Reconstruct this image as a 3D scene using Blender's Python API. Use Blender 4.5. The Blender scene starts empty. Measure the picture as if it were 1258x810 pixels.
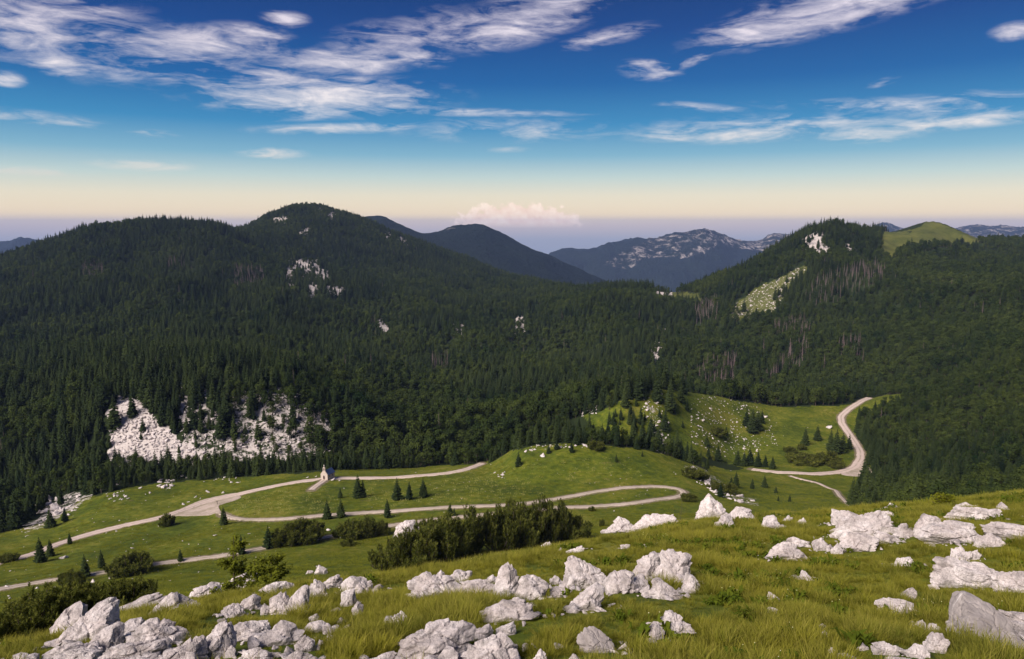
import bpy, bmesh, math, random
import numpy as np
from mathutils import Vector, Matrix

random.seed(7)
RNG = np.random.default_rng(7)
SC = bpy.context.scene
COL = SC.collection

# ------------------------------------------------------------------ camera
F_PX = 900.0                      # focal length in pixels of the 1258 px wide photograph
CU, CV = 629.0, 405.0
PITCH = math.radians(8.03)
CZ = 150.0                        # camera height
cam_data = bpy.data.cameras.new('camera')
cam_data.sensor_width = 36.0
cam_data.sensor_fit = 'HORIZONTAL'
cam_data.lens = F_PX / 1258.0 * 36.0
cam_data.clip_start = 0.2
cam_data.clip_end = 200000.0
cam = bpy.data.objects.new('camera', cam_data)
COL.objects.link(cam)
cam.location = (0, 0, CZ)
cam.rotation_euler = (math.radians(90) - PITCH, 0, 0)
SC.camera = cam

# ------------------------------------------------------------------ render settings
SC.render.engine = 'CYCLES'
SC.cycles.use_denoising = True
SC.cycles.max_bounces = 5
SC.cycles.diffuse_bounces = 2
SC.cycles.glossy_bounces = 1
SC.cycles.transmission_bounces = 2
SC.cycles.transparent_max_bounces = 4
SC.cycles.volume_bounces = 0
SC.cycles.caustics_reflective = False
SC.cycles.caustics_refractive = False
SC.view_settings.view_transform = 'Standard'
SC.view_settings.look = 'None'
SC.view_settings.gamma = 1.0
SC.view_settings.use_curve_mapping = False
SC.view_settings.exposure = 0.47

SUN_EL, SUN_AZ = math.radians(38.0), math.radians(226.0)   # azimuth clockwise from +Y: behind the camera, a little to its left
SUN_STRENGTH = 4.8


def srgb(r, g, b):
    def f(c):
        c /= 255.0
        return c / 12.92 if c <= 0.04045 else ((c + 0.055) / 1.055) ** 2.4
    return (f(r), f(g), f(b), 1.0)


def px_dir(u, v):
    cx, cy = (u - CU) / F_PX, -(v - CV) / F_PX
    cp, sp = math.cos(PITCH), math.sin(PITCH)
    return cx, cp + sp * cy, -sp + cp * cy


class NT:
    """small node-tree helper"""
    def __init__(self, tree):
        self.t = tree
        self.n = tree.nodes
        self.l = tree.links

    def new(self, typ, **kw):
        nd = self.n.new(typ)
        for k, val in kw.items():
            setattr(nd, k, val)
        return nd

    def put(self, sock, val):
        if isinstance(val, bpy.types.NodeSocket):
            self.l.new(val, sock)
        else:
            sock.default_value = val

    def math(self, op, a, b=None, clamp=False):
        nd = self.new('ShaderNodeMath', operation=op, use_clamp=clamp)
        self.put(nd.inputs[0], a)
        if b is not None:
            self.put(nd.inputs[1], b)
        return nd.outputs[0]

    def maprange(self, x, a, b, c=0.0, d=1.0, smooth=False):
        nd = self.new('ShaderNodeMapRange', interpolation_type='SMOOTHSTEP' if smooth else 'LINEAR')
        for i, val in enumerate((x, a, b, c, d)):
            self.put(nd.inputs[i], val)
        return nd.outputs[0]

    def mix(self, fac, a, b, blend='MIX'):
        nd = self.new('ShaderNodeMix', data_type='RGBA', blend_type=blend)
        self.put(nd.inputs[0], fac)
        self.put(nd.inputs[6], a)
        self.put(nd.inputs[7], b)
        return nd.outputs[2]

    def noise(self, vec, scale, detail=4.0, rough=0.55, distort=0.0):
        nd = self.new('ShaderNodeTexNoise')
        if vec is not None:
            self.l.new(vec, nd.inputs['Vector'])
        nd.inputs['Scale'].default_value = scale
        nd.inputs['Detail'].default_value = detail
        nd.inputs['Roughness'].default_value = rough
        nd.inputs['Distortion'].default_value = distort
        return nd.outputs[0]

    def ramp(self, fac, stops, interp='LINEAR'):
        nd = self.new('ShaderNodeValToRGB')
        cr = nd.color_ramp
        cr.interpolation = interp
        while len(cr.elements) < len(stops):
            cr.elements.new(0.5)
        for el, (p, c) in zip(cr.elements, stops):
            el.position = p
            el.color = c
        self.put(nd.inputs[0], fac)
        return nd.outputs[0]


# ------------------------------------------------------------------ world: sky with cirrus
world = bpy.data.worlds.new('World')
SC.world = world
world.use_nodes = True
W = NT(world.node_tree)
W.n.clear()
wout = W.new('ShaderNodeOutputWorld')
bgA = W.new('ShaderNodeBackground')
sky = W.new('ShaderNodeTexSky', sky_type='NISHITA')
sky.sun_disc = False
sky.sun_elevation = SUN_EL
sky.sun_rotation = SUN_AZ
sky.altitude = 1600.0
tc = W.new('ShaderNodeTexCoord')
sep = W.new('ShaderNodeSeparateXYZ')
W.l.new(tc.outputs['Generated'], sep.inputs[0])
az = W.math('ARCTAN2', sep.outputs[0], sep.outputs[1])
el = W.math('ARCSINE', sep.outputs[2])
elf = W.maprange(el, math.radians(-4), math.radians(36))
E = lambda deg: (deg + 4.0) / 40.0
grad = W.ramp(elf, [
    (E(-3.5), srgb(140, 150, 168)), (E(-1.0), srgb(164, 166, 178)), (E(0.0), srgb(214, 194, 184)),
    (E(0.9), srgb(248, 224, 186)), (E(2.3), srgb(232, 222, 196)), (E(3.7), srgb(190, 208, 204)),
    (E(5.3), srgb(124, 174, 198)), (E(7.5), srgb(52, 134, 184)), (E(10.5), srgb(8, 92, 158)),
    (E(14.0), srgb(2, 64, 134)), (E(17.0), srgb(2, 50, 114)), (E(35.0), srgb(4, 38, 94))])
comb = W.new('ShaderNodeCombineXYZ')
W.l.new(az, comb.inputs[0])
W.l.new(el, comb.inputs[1])
pvec = comb.outputs[0]
st = W.new('ShaderNodeMapping')
st.inputs['Scale'].default_value = (4.6, 20.0, 1.0)
st.inputs['Rotation'].default_value = (0, 0, math.radians(-4))
W.l.new(pvec, st.inputs['Vector'])
streak = W.noise(st.outputs[0], 2.4, 9.0, 0.57, 1.1)
fine = W.noise(st.outputs[0], 9.0, 6.0, 0.65, 0.9)
CLOUDS = [  # u, v, half width, half height, tilt (right end up), strength
    (395, 118, 160, 21, 1, 1.05), (335, 95, 62, 11, 3, .95), (240, 54, 98, 17, 2, 1.0), (300, 44, 55, 12, 0, .8), (408, 77, 92, 13, 2, 1.0),
    (490, 52, 95, 24, 8, .62), (510, 66, 45, 12, -8, .75), (640, 25, 105, 24, 12, 1.0), (690, 6, 80, 16, 10, .8),
    (745, 46, 62, 9, 10, .72), (1015, 14, 150, 20, 9, 1.1), (930, 32, 60, 18, 12, .9), (798, 86, 38, 11, -6, .8),
    (852, 73, 30, 6, 20, .75), (890, 166, 130, 9, -1, .72), (1060, 164, 60, 10, -3, .8), (950, 156, 200, 14, 0, .45),
    (1195, 147, 95, 8, 3, .95), (1180, 132, 110, 14, -2, .42), (60, 30, 120, 42, -6, .72), (10, 20, 60, 30, 0, .5), (120, 60, 110, 30, -4, .5),
    (72, 76, 34, 8, 6, .8), (82, 88, 28, 5, 8, .75), (8, 97, 18, 7, 0, .85), (40, 145, 75, 7, -3, .5),
    (350, 23, 28, 8, 0, .9), (182, 90, 42, 4, 0, .55), (415, 158, 110, 6, 3, .66), (175, 203, 58, 6, 0, .62),
    (338, 189, 46, 6, 0, .66), (190, 164, 30, 4, 0, .45), (570, 138, 170, 5, -1, .45), (1085, 101, 18, 4, 12, .5),
    (1250, 38, 24, 8, 0, .9), (45, 210, 60, 5, 0, .5), (640, 160, 180, 14, 0, .36), (860, 132, 60, 5, -6, .45),
    (1080, 130, 140, 8, -4, .45), (230, 75, 150, 30, -6, .45), (560, 30, 60, 20, 0, .4), (620, 184, 40, 4, 0, .3), (400, 140, 60, 6, 8, .5)]
mask = None
for (u, v, hw, hh, tilt, stg) in CLOUDS:
    dx, dy, dz = px_dir(u, v)
    m = W.new('ShaderNodeMapping', vector_type='TEXTURE')
    m.inputs['Location'].default_value = (math.atan2(dx, dy), math.asin(dz / math.sqrt(dx * dx + dy * dy + dz * dz)), 0)
    m.inputs['Rotation'].default_value = (0, 0, math.radians(tilt))
    m.inputs['Scale'].default_value = (hw / 880.0 * 1.25, hh / 880.0 * 1.50, 1.0)
    W.l.new(pvec, m.inputs['Vector'])
    ln = W.new('ShaderNodeVectorMath', operation='LENGTH')
    W.l.new(m.outputs[0], ln.inputs[0])
    one = W.maprange(ln.outputs['Value'], 1.0, 0.0, 0.0, stg, smooth=True)
    mask = one if mask is None else W.math('MAXIMUM', mask, one)
# the same kind of cirrus goes on all round and overhead
big = W.noise(st.outputs[0], 0.9, 4.0, 0.55, 0.4)
away = W.math('MAXIMUM', W.maprange(W.math('ABSOLUTE', az), 0.66, 0.85), W.maprange(el, math.radians(17), math.radians(21)))
gen = W.math('MULTIPLY', W.maprange(big, 0.50, 0.68, 0.0, 0.9), W.math('MULTIPLY', away, W.maprange(el, math.radians(2.5), math.radians(7))))
mask = W.math('MAXIMUM', mask, gen)
tex = W.math('ADD', W.math('MULTIPLY', W.math('SUBTRACT', streak, 0.52), 2.7), W.math('MULTIPLY', W.math('SUBTRACT', fine, 0.5), 0.9))
cov = W.math('MULTIPLY', W.math('ADD', mask, W.math('MULTIPLY', tex, W.maprange(mask, 0.0, 0.35))), 1.0)
alpha = W.maprange(cov, 0.04, 1.25, 0.0, 1.0)
alpha = W.math('POWER', alpha, 1.15)
cloudcol = W.ramp(elf, [(E(0), srgb(225, 190, 170)), (E(4), srgb(232, 222, 210)), (E(8), srgb(236, 230, 230)), (E(13), srgb(232, 222, 230)), (E(17), srgb(214, 206, 222))])
skycol = W.mix(alpha, grad, cloudcol)
# cumulus bank standing on the haze at the horizon
dx, dy, dz = px_dir(636, 275)
cm = W.new('ShaderNodeMapping', vector_type='TEXTURE')
cm.inputs['Location'].default_value = (math.atan2(dx, dy), math.asin(dz), 0)
cm.inputs['Scale'].default_value = (78 / 880.0, 26 / 880.0, 1.0)
W.l.new(pvec, cm.inputs['Vector'])
cl = W.new('ShaderNodeVectorMath', operation='LENGTH')
W.l.new(cm.outputs[0], cl.inputs[0])
puff = W.noise(pvec, 62.0, 4.0, 0.6, 0.0)
cmask = W.math('ADD', W.math('SUBTRACT', 1.0, cl.outputs['Value']), W.math('MULTIPLY', W.math('SUBTRACT', puff, 0.5), 1.5))
cmask = W.math('MULTIPLY', W.maprange(cmask, 0.0, 0.22, smooth=True), W.maprange(el, math.radians(-0.15), math.radians(0.30)))
puffcol = W.mix(W.maprange(puff, 0.35, 0.62), (1.0, 0.68, 0.55, 1), (1.16, 0.93, 0.78, 1))
skycol = W.mix(W.math('MULTIPLY', cmask, 0.75), skycol, puffcol)
W.l.new(skycol, bgA.inputs['Color'])
bgA.inputs['Strength'].default_value = 0.78
bgN = W.new('ShaderNodeBackground')
W.l.new(sky.outputs[0], bgN.inputs['Color'])
bgN.inputs['Strength'].default_value = 0.08
msh = W.new('ShaderNodeMixShader')
msh.inputs[0].default_value = 0.93
W.l.new(bgN.outputs[0], msh.inputs[1])
W.l.new(bgA.outputs[0], msh.inputs[2])
W.l.new(msh.outputs[0], wout.inputs['Surface'])

# ------------------------------------------------------------------ sun
sd = bpy.data.lights.new('sun', 'SUN')
sd.energy = SUN_STRENGTH
sd.angle = math.radians(40.0)
sd.color = (1.0, 0.91, 0.83)
so = bpy.data.objects.new('sun', sd)
COL.objects.link(so)
sun_dir = Vector((math.sin(SUN_AZ) * math.cos(SUN_EL), math.cos(SUN_AZ) * math.cos(SUN_EL), math.sin(SUN_EL)))
so.rotation_euler = sun_dir.to_track_quat('Z', 'Y').to_euler()
so.location = (0, -40, 400)

# ------------------------------------------------------------------ helpers for things


def tag(o, label=None, cat=None, group=None, kind=None):
    if label:
        o['label'] = label
    if cat:
        o['category'] = cat
    if group:
        o['group'] = group
    if kind:
        o['kind'] = kind
    return o


def mesh_from(name, verts, faces, mats=(), smooth=False, fmat=None):
    me = bpy.data.meshes.new(name)
    if isinstance(verts, np.ndarray):
        verts = verts.tolist()
    if isinstance(faces, np.ndarray):
        faces = faces.tolist()
    me.from_pydata(verts, [], faces)
    for m in mats:
        me.materials.append(m)
    if fmat is not None:
        me.polygons.foreach_set('material_index', np.asarray(fmat, dtype=np.int32))
    if smooth:
        me.polygons.foreach_set('use_smooth', np.ones(len(me.polygons), dtype=bool))
    me.update()
    return me


def obj(name, me, parent=None, loc=(0, 0, 0), rot=(0, 0, 0), scale=(1, 1, 1)):
    o = bpy.data.objects.new(name, me)
    COL.objects.link(o)
    o.parent = parent
    o.location = loc
    o.rotation_euler = rot
    o.scale = scale
    return o


def float_attr(me, name, vals):
    a = me.attributes.new(name, 'FLOAT', 'POINT')
    a.data.foreach_set('value', np.asarray(vals, dtype=np.float32))


# ---- numpy noise
def _h(ix, iy, iz, seed):
    n = (ix * 374761393 + iy * 668265263 + iz * 2147483647 * 3 + seed * 1274126177) & 0xFFFFFFFF
    n = ((n ^ (n >> 13)) * 1274126177) & 0xFFFFFFFF
    n = (n ^ (n >> 16)) & 0xFFFFFFFF
    return n.astype(np.float64) / 4294967295.0


def vn2(x, y, seed=0):
    x = np.asarray(x, float)
    y = np.asarray(y, float)
    ix, iy = np.floor(x).astype(np.int64), np.floor(y).astype(np.int64)
    fx, fy = x - ix, y - iy
    fx = fx * fx * fx * (fx * (fx * 6 - 15) + 10)
    fy = fy * fy * fy * (fy * (fy * 6 - 15) + 10)
    z = np.zeros_like(ix)
    a, b = _h(ix, iy, z, seed), _h(ix + 1, iy, z, seed)
    c, d = _h(ix, iy + 1, z, seed), _h(ix + 1, iy + 1, z, seed)
    return (a + (b - a) * fx) * (1 - fy) + (c + (d - c) * fx) * fy - 0.5


def fbm2(x, y, octv=4, seed=0, gain=0.5, ridge=False):
    s, amp, tot = 0.0, 1.0, 0.0
    for k in range(octv):
        n = vn2(x * 2 ** k + 17.3 * k, y * 2 ** k - 9.1 * k, seed + k)
        if ridge:
            n = 0.28 - np.abs(n) * 2
        s = s + n * amp
        tot += amp
        amp *= gain
    return s / tot


def vn3(p, seed=0):
    ip = np.floor(p).astype(np.int64)
    f = p - ip
    f = f * f * (3 - 2 * f)
    out = 0.0
    for dx in (0, 1):
        for dy in (0, 1):
            for dz in (0, 1):
                w = (f[:, 0] if dx else 1 - f[:, 0]) * (f[:, 1] if dy else 1 - f[:, 1]) * (f[:, 2] if dz else 1 - f[:, 2])
                out = out + w * _h(ip[:, 0] + dx, ip[:, 1] + dy, ip[:, 2] + dz, seed)
    return out - 0.5


def fbm3(p, octv=4, seed=0, gain=0.5):
    s, a, t = 0.0, 1.0, 0.0
    for k in range(octv):
        s = s + a * vn3(p * 2 ** k + 13.7 * k, seed + k)
        t += a
        a *= gain
    return s / t


def in_poly(px, py, poly):
    inside = np.zeros(np.shape(px), dtype=bool)
    n = len(poly)
    for i in range(n):
        x1, y1 = poly[i]
        x2, y2 = poly[(i + 1) % n]
        if y1 == y2:
            continue
        c = ((y1 > py) != (y2 > py)) & (px < (x2 - x1) * (py - y1) / (y2 - y1) + x1)
        inside ^= c
    return inside


def pchip(x, y, xq):
    x = np.asarray(x, float)
    y = np.asarray(y, float)
    h = np.diff(x)
    d = np.diff(y) / h
    m = np.zeros_like(y)
    w1, w2 = 2 * h[1:] + h[:-1], h[1:] + 2 * h[:-1]
    ok = d[:-1] * d[1:] > 0
    with np.errstate(divide='ignore', invalid='ignore'):
        hm = (w1 + w2) / (w1 / d[:-1] + w2 / d[1:])
    m[1:-1] = np.where(ok, hm, 0.0)
    m[0], m[-1] = d[0], d[-1]
    k = np.clip(np.searchsorted(x, xq, side='right') - 1, 0, len(x) - 2)
    t = np.clip((xq - x[k]) / h[k], 0.0, 1.0)
    t2, t3 = t * t, t * t * t
    return ((2 * t3 - 3 * t2 + 1) * y[k] + (t3 - 2 * t2 + t) * h[k] * m[k] + (-2 * t3 + 3 * t2) * y[k + 1] + (t3 - t2) * h[k] * m[k + 1])


# ------------------------------------------------------------------ terrain: feature lines lofted into one height field
APEX = 20.0


def pt(u, v, Y, z=None):
    dx, dy, dz = px_dir(u, v if v is not None else 500)
    return Y * dx / dy, Y, (Y * dz / dy if z is None else z)


H_ = lambda u, Y, z: (u, None, Y, z)
ROWS = [
    [H_(-500, -8, -4.2), H_(629, -8, -2.6), H_(1800, -8, -2.0)],
    [(-400, 870, 14), (0, 840, 14.5), (300, 835, 13.5), (629, 832, 13), (950, 828, 13), (1258, 825, 13), (1700, 810, 13)],
    [(-400, 830, 22), (0, 808, 21), (200, 768, 22), (400, 752, 24), (629, 738, 24), (850, 722, 24), (1050, 720, 24), (1258, 715, 22), (1700, 700, 22)],
    [(-400, 850, 28), (0, 808, 27), (70, 792, 28), (150, 762, 29), (300, 733, 32), (450, 716, 37), (560, 698, 41), (700, 672, 47), (860, 644, 52), (950, 636, 55),
     (1050, 629, 58), (1150, 620, 60), (1258, 608, 62), (1700, 585, 66)],
    [(-400, 830, 42), (0, 788, 45), (150, 755, 46), H_(300, 60, -33.5), H_(450, 72, -41), H_(629, 82, -46), H_(860, 97, -48), H_(1050, 105, -52), H_(1258, 112, -55), H_(1700, 112, -55)],
    [(-400, 800, 120), (0, 752, 130), (150, 735, 140), (300, 716, 150), (450, 700, 160), (629, 676, 178), (860, 648, 200), (1050, 642, 230), (1258, 630, 240), (1700, 610, 240)],
    [(-400, 765, 185), (0, 722, 195), (150, 700, 205), (270, 683, 215), (450, 660, 235), (629, 640, 255), (750, 628, 268), (860, 618, 282), (950, 616, 300), (1050, 614, 330),
     (1150, 614, 322), (1258, 604, 312), (1700, 580, 300)],
    [(-400, 730, 225), (0, 690, 240), (130, 655, 270), (240, 628, 295), (400, 590, 335), (500, 592, 325), (640, 598, 306), (750, 590, 314), (830, 588, 322), (900, 600, 340),
     (960, 604, 362), (1050, 587, 425), (1150, 575, 420), (1258, 560, 400), (1700, 520, 380)],
    [(-400, 690, 290), (0, 652, 300), (60, 637, 315), (150, 602, 342), (250, 589, 360), (390, 580, 362), (500, 579, 370), (590, 569, 378), (650, 551, 347), (700, 547, 345),
     (780, 553, 348), (850, 572, 362), (900, 588, 385), (960, 588, 412), (1050, 572, 455), (1150, 553, 470), (1258, 522, 470), (1700, 480, 470)],
    [(-400, 630, 420), (0, 605, 410), (150, 572, 408), (250, 569, 410), (400, 572, 415), (590, 566, 430), (680, 556, 420), (780, 562, 430), (850, 570, 432), (900, 566, 468),
     (960, 555, 490), (1050, 532, 540), (1150, 528, 520), (1258, 490, 520), (1700, 450, 500)],
    [(-400, 580, 480), (0, 562, 470), (150, 500, 450), (250, 490, 455), (330, 482, 465), (400, 505, 468), (500, 530, 480), (600, 525, 500), (700, 505, 500), (760, 490, 480),
     (800, 481, 495), (850, 486, 532), (900, 493, 572), (960, 501, 600), (1050, 493, 625), (1100, 487, 620), (1150, 492, 590), (1258, 445, 600), (1700, 400, 600)],
    [(-400, 500, 560), (0, 495, 560), (150, 462, 540), (270, 460, 540), (330, 466, 545), (420, 490, 550), (500, 515, 560), (600, 515, 590), (700, 500, 605), (760, 492, 600),
     (850, 498, 650), (900, 500, 690), (960, 502, 720), (1050, 492, 740), (1150, 462, 740), (1258, 415, 760), (1700, 370, 760)],
    [(-400, 440, 900), (0, 430, 900), (150, 420, 900), (300, 428, 880), (450, 440, 900), (600, 440, 950), (700, 430, 1000), (780, 420, 1050), (850, 428, 1000), (950, 428, 960),
     (1050, 415, 960), (1150, 385, 960), (1258, 365, 960), (1700, 340, 960)],
    [(-400, 345, 1400), (0, 350, 1400), (150, 335, 1400), (300, 335, 1450), (450, 356, 1500), (600, 374, 1450), (700, 369, 1400), (780, 361, 1350), (850, 369, 1350),
     (900, 352, 1330), (1000, 332, 1250), (1050, 338, 1230), (1150, 335, 1280), (1258, 330, 1320), (1700, 315, 1320)],
    [(-400, 345, 1800), (-60, 336, 1800), (0, 318, 1800), (60, 298, 1800), (130, 277, 1800), (200, 276, 1850), (260, 278, 1850), (300, 291, 1850), (400, 326, 1780), (500, 352, 1720),
     (600, 365, 1650), (700, 364, 1500), (780, 355, 1450), (830, 362, 1450), (880, 348, 1500), (940, 316, 1480), (1000, 287, 1450), (1030, 281, 1480), (1075, 287, 1560),
     (1105, 283, 1680), (1145, 274, 1750), (1175, 281, 1750), (1205, 292, 1750), (1258, 297, 1750), (1700, 292, 1750)],
    [(-400, 380, 2400), (0, 350, 2400), (150, 305, 2400), (250, 290, 2380), (300, 282, 2400), (335, 264, 2430), (375, 255, 2450), (430, 266, 2450), (480, 285, 2450), (560, 316, 2450),
     (650, 346, 2350), (740, 366, 2100), (780, 376, 2000), (850, 380, 2000), (900, 368, 2000), (950, 335, 2000), (1000, 304, 2000), (1100, 312, 2300), (1145, 305, 2350), (1258, 318, 2350), (1700, 318, 2350)],
    [H_(-500, 3100, -420), H_(250, 3100, -260), H_(400, 3100, -200), H_(600, 3100, -330), H_(800, 3000, -450), H_(1100, 3000, -380), H_(1800, 3000, -380)],
    [(-400, 360, 4500), (100, 340, 4500), (300, 305, 4600), (400, 284, 4600), (445, 264, 4600), (465, 263, 4600), (490, 271, 4600), (520, 282, 4700), (545, 279, 4900), (565, 276, 4900), (592, 276, 4900),
     (612, 282, 4900), (640, 297, 4800), (700, 326, 4700), (745, 346, 4600), (800, 372, 4500), (900, 385, 4500), (1100, 360, 4500), (1700, 360, 4500)],
    [H_(-500, 6300, -900), H_(500, 6300, -850), H_(700, 6300, -900), H_(1000, 6300, -800), H_(1800, 6300, -800)],
    [(-400, 312, 9000), (-60, 301, 9000), (0, 296, 9000), (40, 293, 9000), (75, 298, 9000), (120, 312, 9000), (250, 330, 9000), (500, 335, 9000), (640, 336, 9000), (665, 319, 8800), (690, 309, 8800),
     (720, 306, 8800), (760, 297, 8800), (800, 287, 8800), (830, 281, 8800), (862, 277, 8800), (885, 284, 8800), (905, 291, 9000), (930, 291, 9300), (955, 284, 9500), (985, 285, 9500), (1030, 292, 9500),
     (1065, 283, 10500), (1088, 274, 10500), (1110, 281, 10500), (1150, 287, 10500), (1180, 279, 10500), (1215, 278, 10500), (1258, 280, 10500), (1400, 284, 10500), (1700, 290, 10500)],
    [H_(-500, 14500, -1400), H_(629, 14500, -1450), H_(1800, 14500, -1400)],
    [H_(-500, 26000, -1500), H_(629, 26000, -1500), H_(1800, 26000, -1500)],
]
row_fn = []
for r in ROWS:
    P3 = []
    for e in r:
        x, y, z = pt(*e)
        P3.append((x / (y + APEX), math.log(y + APEX), z))
    P3.sort()
    row_fn.append(np.array(P3))


def sheet(tq, Yq):
    """heights on the fan grid tq x Yq (t = X / (Y + APEX))"""
    kY = np.stack([np.exp(pchip(r[:, 0], r[:, 1], np.clip(tq, r[0, 0], r[-1, 0]))) - APEX for r in row_fn])
    kZ = np.stack([pchip(r[:, 0], r[:, 2], np.clip(tq, r[0, 0], r[-1, 0])) for r in row_fn])
    for k in range(1, len(kY)):
        kY[k] = np.maximum(kY[k], kY[k - 1] + 0.03 * (kY[k - 1] + APEX))
    Z = np.empty((len(Yq), len(tq)))
    for j in range(len(tq)):
        Z[:, j] = pchip(kY[:, j], kZ[:, j], Yq)
    return Z


def ramp01(x, a, b):
    t = np.clip((x - a) / (b - a), 0, 1)
    return t * t * (3 - 2 * t)


def relief(X, Y):
    near = 1 - ramp01(Y, 60, 130)
    mead = ramp01(Y, 60, 130) * (1 - ramp01(Y, 380, 480))
    wood = ramp01(Y, 400, 700) * (1 - ramp01(Y, 2800, 3800))
    far = ramp01(Y, 3000, 4500) * (1 - ramp01(Y, 11500, 14000))
    z = near * (0.16 * fbm2(X / 1.3, Y / 1.3, 3, 1) + 0.5 * fbm2(X / 7, Y / 7, 2, 5))
    z += mead * (1.1 * fbm2(X / 16, Y / 16, 3, 11) + 1.6 * fbm2(X / 55, Y / 55, 2, 12))
    z += wood * (7.0 * fbm2(X / 70, Y / 70, 3, 21) + (62.0 - 34.0 * ramp01(Y, 1300, 1700)) * ramp01(Y, 620, 1000) * fbm2((X + 0.35 * Y) / 210, Y / 520, 3, 22, ridge=True))
    z += far * (190.0 * fbm2(X / 900, Y / 1400, 6, 31, 0.55, ridge=True) * ramp01(Y, 3200, 7000) + (45 + 35 * ramp01(Y, 5500, 7500)) * fbm2(X / 420, Y / 600, 5, 33, 0.6, ridge=True))
    return z


tn = np.concatenate([np.linspace(-1.35, -0.86, 60, endpoint=False), np.linspace(-0.86, 0.86, 780, endpoint=False), np.linspace(0.86, 1.35, 61)])
Yn = np.exp(np.linspace(math.log(13.0), math.log(2920.0), 680)) - APEX
Zn = sheet(tn, Yn)
Xn = tn[None, :] * (Yn[:, None] + APEX)
YYn = np.broadcast_to(Yn[:, None], Xn.shape)
Zn = Zn + relief(Xn, YYn) + CZ
lYn = np.log(Yn + APEX)
iT = np.arange(len(tn))
iY = np.arange(len(Yn))


def Hgt(X, Y):
    X = np.asarray(X, float)
    Y = np.asarray(Y, float)
    a = np.clip(np.interp(X / (Y + APEX), tn, iT), 0, len(tn) - 1.001)
    b = np.clip((np.log(np.maximum(Y + APEX, 13.0)) - lYn[0]) / (lYn[1] - lYn[0]), 0, len(Yn) - 1.001)
    ia, ib = a.astype(int), b.astype(int)
    fa, fb = a - ia, b - ib
    return (Zn[ib, ia] * (1 - fa) + Zn[ib, ia + 1] * fa) * (1 - fb) + (Zn[ib + 1, ia] * (1 - fa) + Zn[ib + 1, ia + 1] * fa) * fb


MARCH = np.exp(np.linspace(math.log(6.0), math.log(2850.0), 5000))


def hit(u, v, ymin=6.0):
    """where the sight line of a photograph pixel meets the ground"""
    dx, dy, dz = px_dir(u, v)
    Y = MARCH[MARCH >= ymin]
    X = Y * dx / dy
    g = Hgt(X, Y) - (CZ + Y * dz / dy)
    w = np.nonzero(g > 0)[0]
    i = int(w[0]) if len(w) else len(Y) - 1
    y = Y[i]
    if i > 0:
        f = g[i - 1] / (g[i - 1] - g[i])
        y = Y[i - 1] + (Y[i] - Y[i - 1]) * f
    x = y * dx / dy
    return float(x), float(y), float(Hgt(x, y))


def project(X, Y, Z):
    Zr = Z - CZ
    cp, sp = math.cos(PITCH), math.sin(PITCH)
    fw = Y * cp - Zr * sp
    up = Y * sp + Zr * cp
    fw = np.maximum(fw, 0.05)
    return CU + F_PX * X / fw, CV - F_PX * up / fw


# ---- roads: lay out, then bed them into the height field
ROADS = {
    'upper': ([(-70, 712), (0, 692), (40, 681), (72, 668), (110, 656), (160, 644), (197, 636), (225, 627), (255, 616), (294, 607), (334, 598), (367, 592), (384, 589.5), (420, 587.5), (452, 587.5), (500, 585.5), (545, 582), (572, 577), (592, 570)], 3.3),
    'loop': ([(272, 632), (284, 636), (300, 638.5), (330, 638.5), (360, 637), (394, 633.5), (430, 631), (483, 628), (560, 623), (614, 621), (650, 618), (684, 613), (727, 605), (774, 598.5), (810, 597.5), (835, 600.5), (843, 605.5), (834, 610.5),
              (810, 613.5), (781, 618), (717, 623), (647, 627), (600, 632), (547, 637), (480, 646), (430, 655), (360, 667), (270, 683), (200, 692), (115, 706), (60, 714), (10, 722), (-70, 735)], 2.3),
    'valley': ([(924, 577), (957, 580.5), (1000, 582.5), (1033, 580), (1050, 574), (1057, 564), (1057, 554), (1051, 544), (1042, 531), (1034, 520), (1033, 511), (1041, 504), (1055, 495), (1068, 489)], 4.6),
    'trail': ([(971, 585), (1004, 593), (1026, 602), (1033, 611), (1046, 622)], 1.6),
    'chapel_path': ([(382.5, 601.5), (387, 598), (393, 594), (399, 590)], 2.6),
}


def smooth_line(P, n):
    P = np.array(P, float)
    d = np.concatenate([[0], np.cumsum(np.linalg.norm(np.diff(P, axis=0), axis=1))])
    q = np.linspace(0, d[-1], n)
    # Catmull-Rom style via pchip on each coordinate is too stiff at hairpins: use smoothed linear
    out = np.stack([np.interp(q, d, P[:, k]) for k in range(P.shape[1])], 1)
    k = np.array([1, 2, 3, 2, 1], float)
    k /= k.sum()
    for _ in range(3):
        pad = np.concatenate([np.repeat(out[:1], 2, 0), out, np.repeat(out[-1:], 2, 0)])
        sm = sum(pad[i:i + len(out)] * k[i] for i in range(5))
        sm[0], sm[-1] = out[0], out[-1]
        out = sm
    return out


road_paths = {}
for nm, (pl, wd) in ROADS.items():
    pts3 = np.array([hit(u, v, 100.0) for u, v in pl])
    L = np.sum(np.linalg.norm(np.diff(pts3[:, :2], axis=0), axis=1))
    path = smooth_line(pts3[:, :2], max(12, int(L / 1.6)))
    z = Hgt(path[:, 0], path[:, 1])
    kk = np.ones(9) / 9
    zs = np.convolve(np.pad(z, 4, mode='edge'), kk, 'valid')
    road_paths[nm] = (np.column_stack([path, zs]), wd)
PARKING = [(205, 634), (222, 625), (245, 615), (268, 609), (292, 605), (300, 611), (284, 617), (268, 621), (271, 627), (274, 633), (255, 634), (230, 635)]
park3 = np.array([hit(u, v, 100.0) for u, v in PARKING])
BEND = [(1046, 573), (1052, 560), (1062, 565), (1068, 574), (1074, 580), (1066, 585.5), (1040, 585.5), (1030, 583)]
bend3 = np.array([hit(u, v, 100.0) for u, v in BEND])


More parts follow.
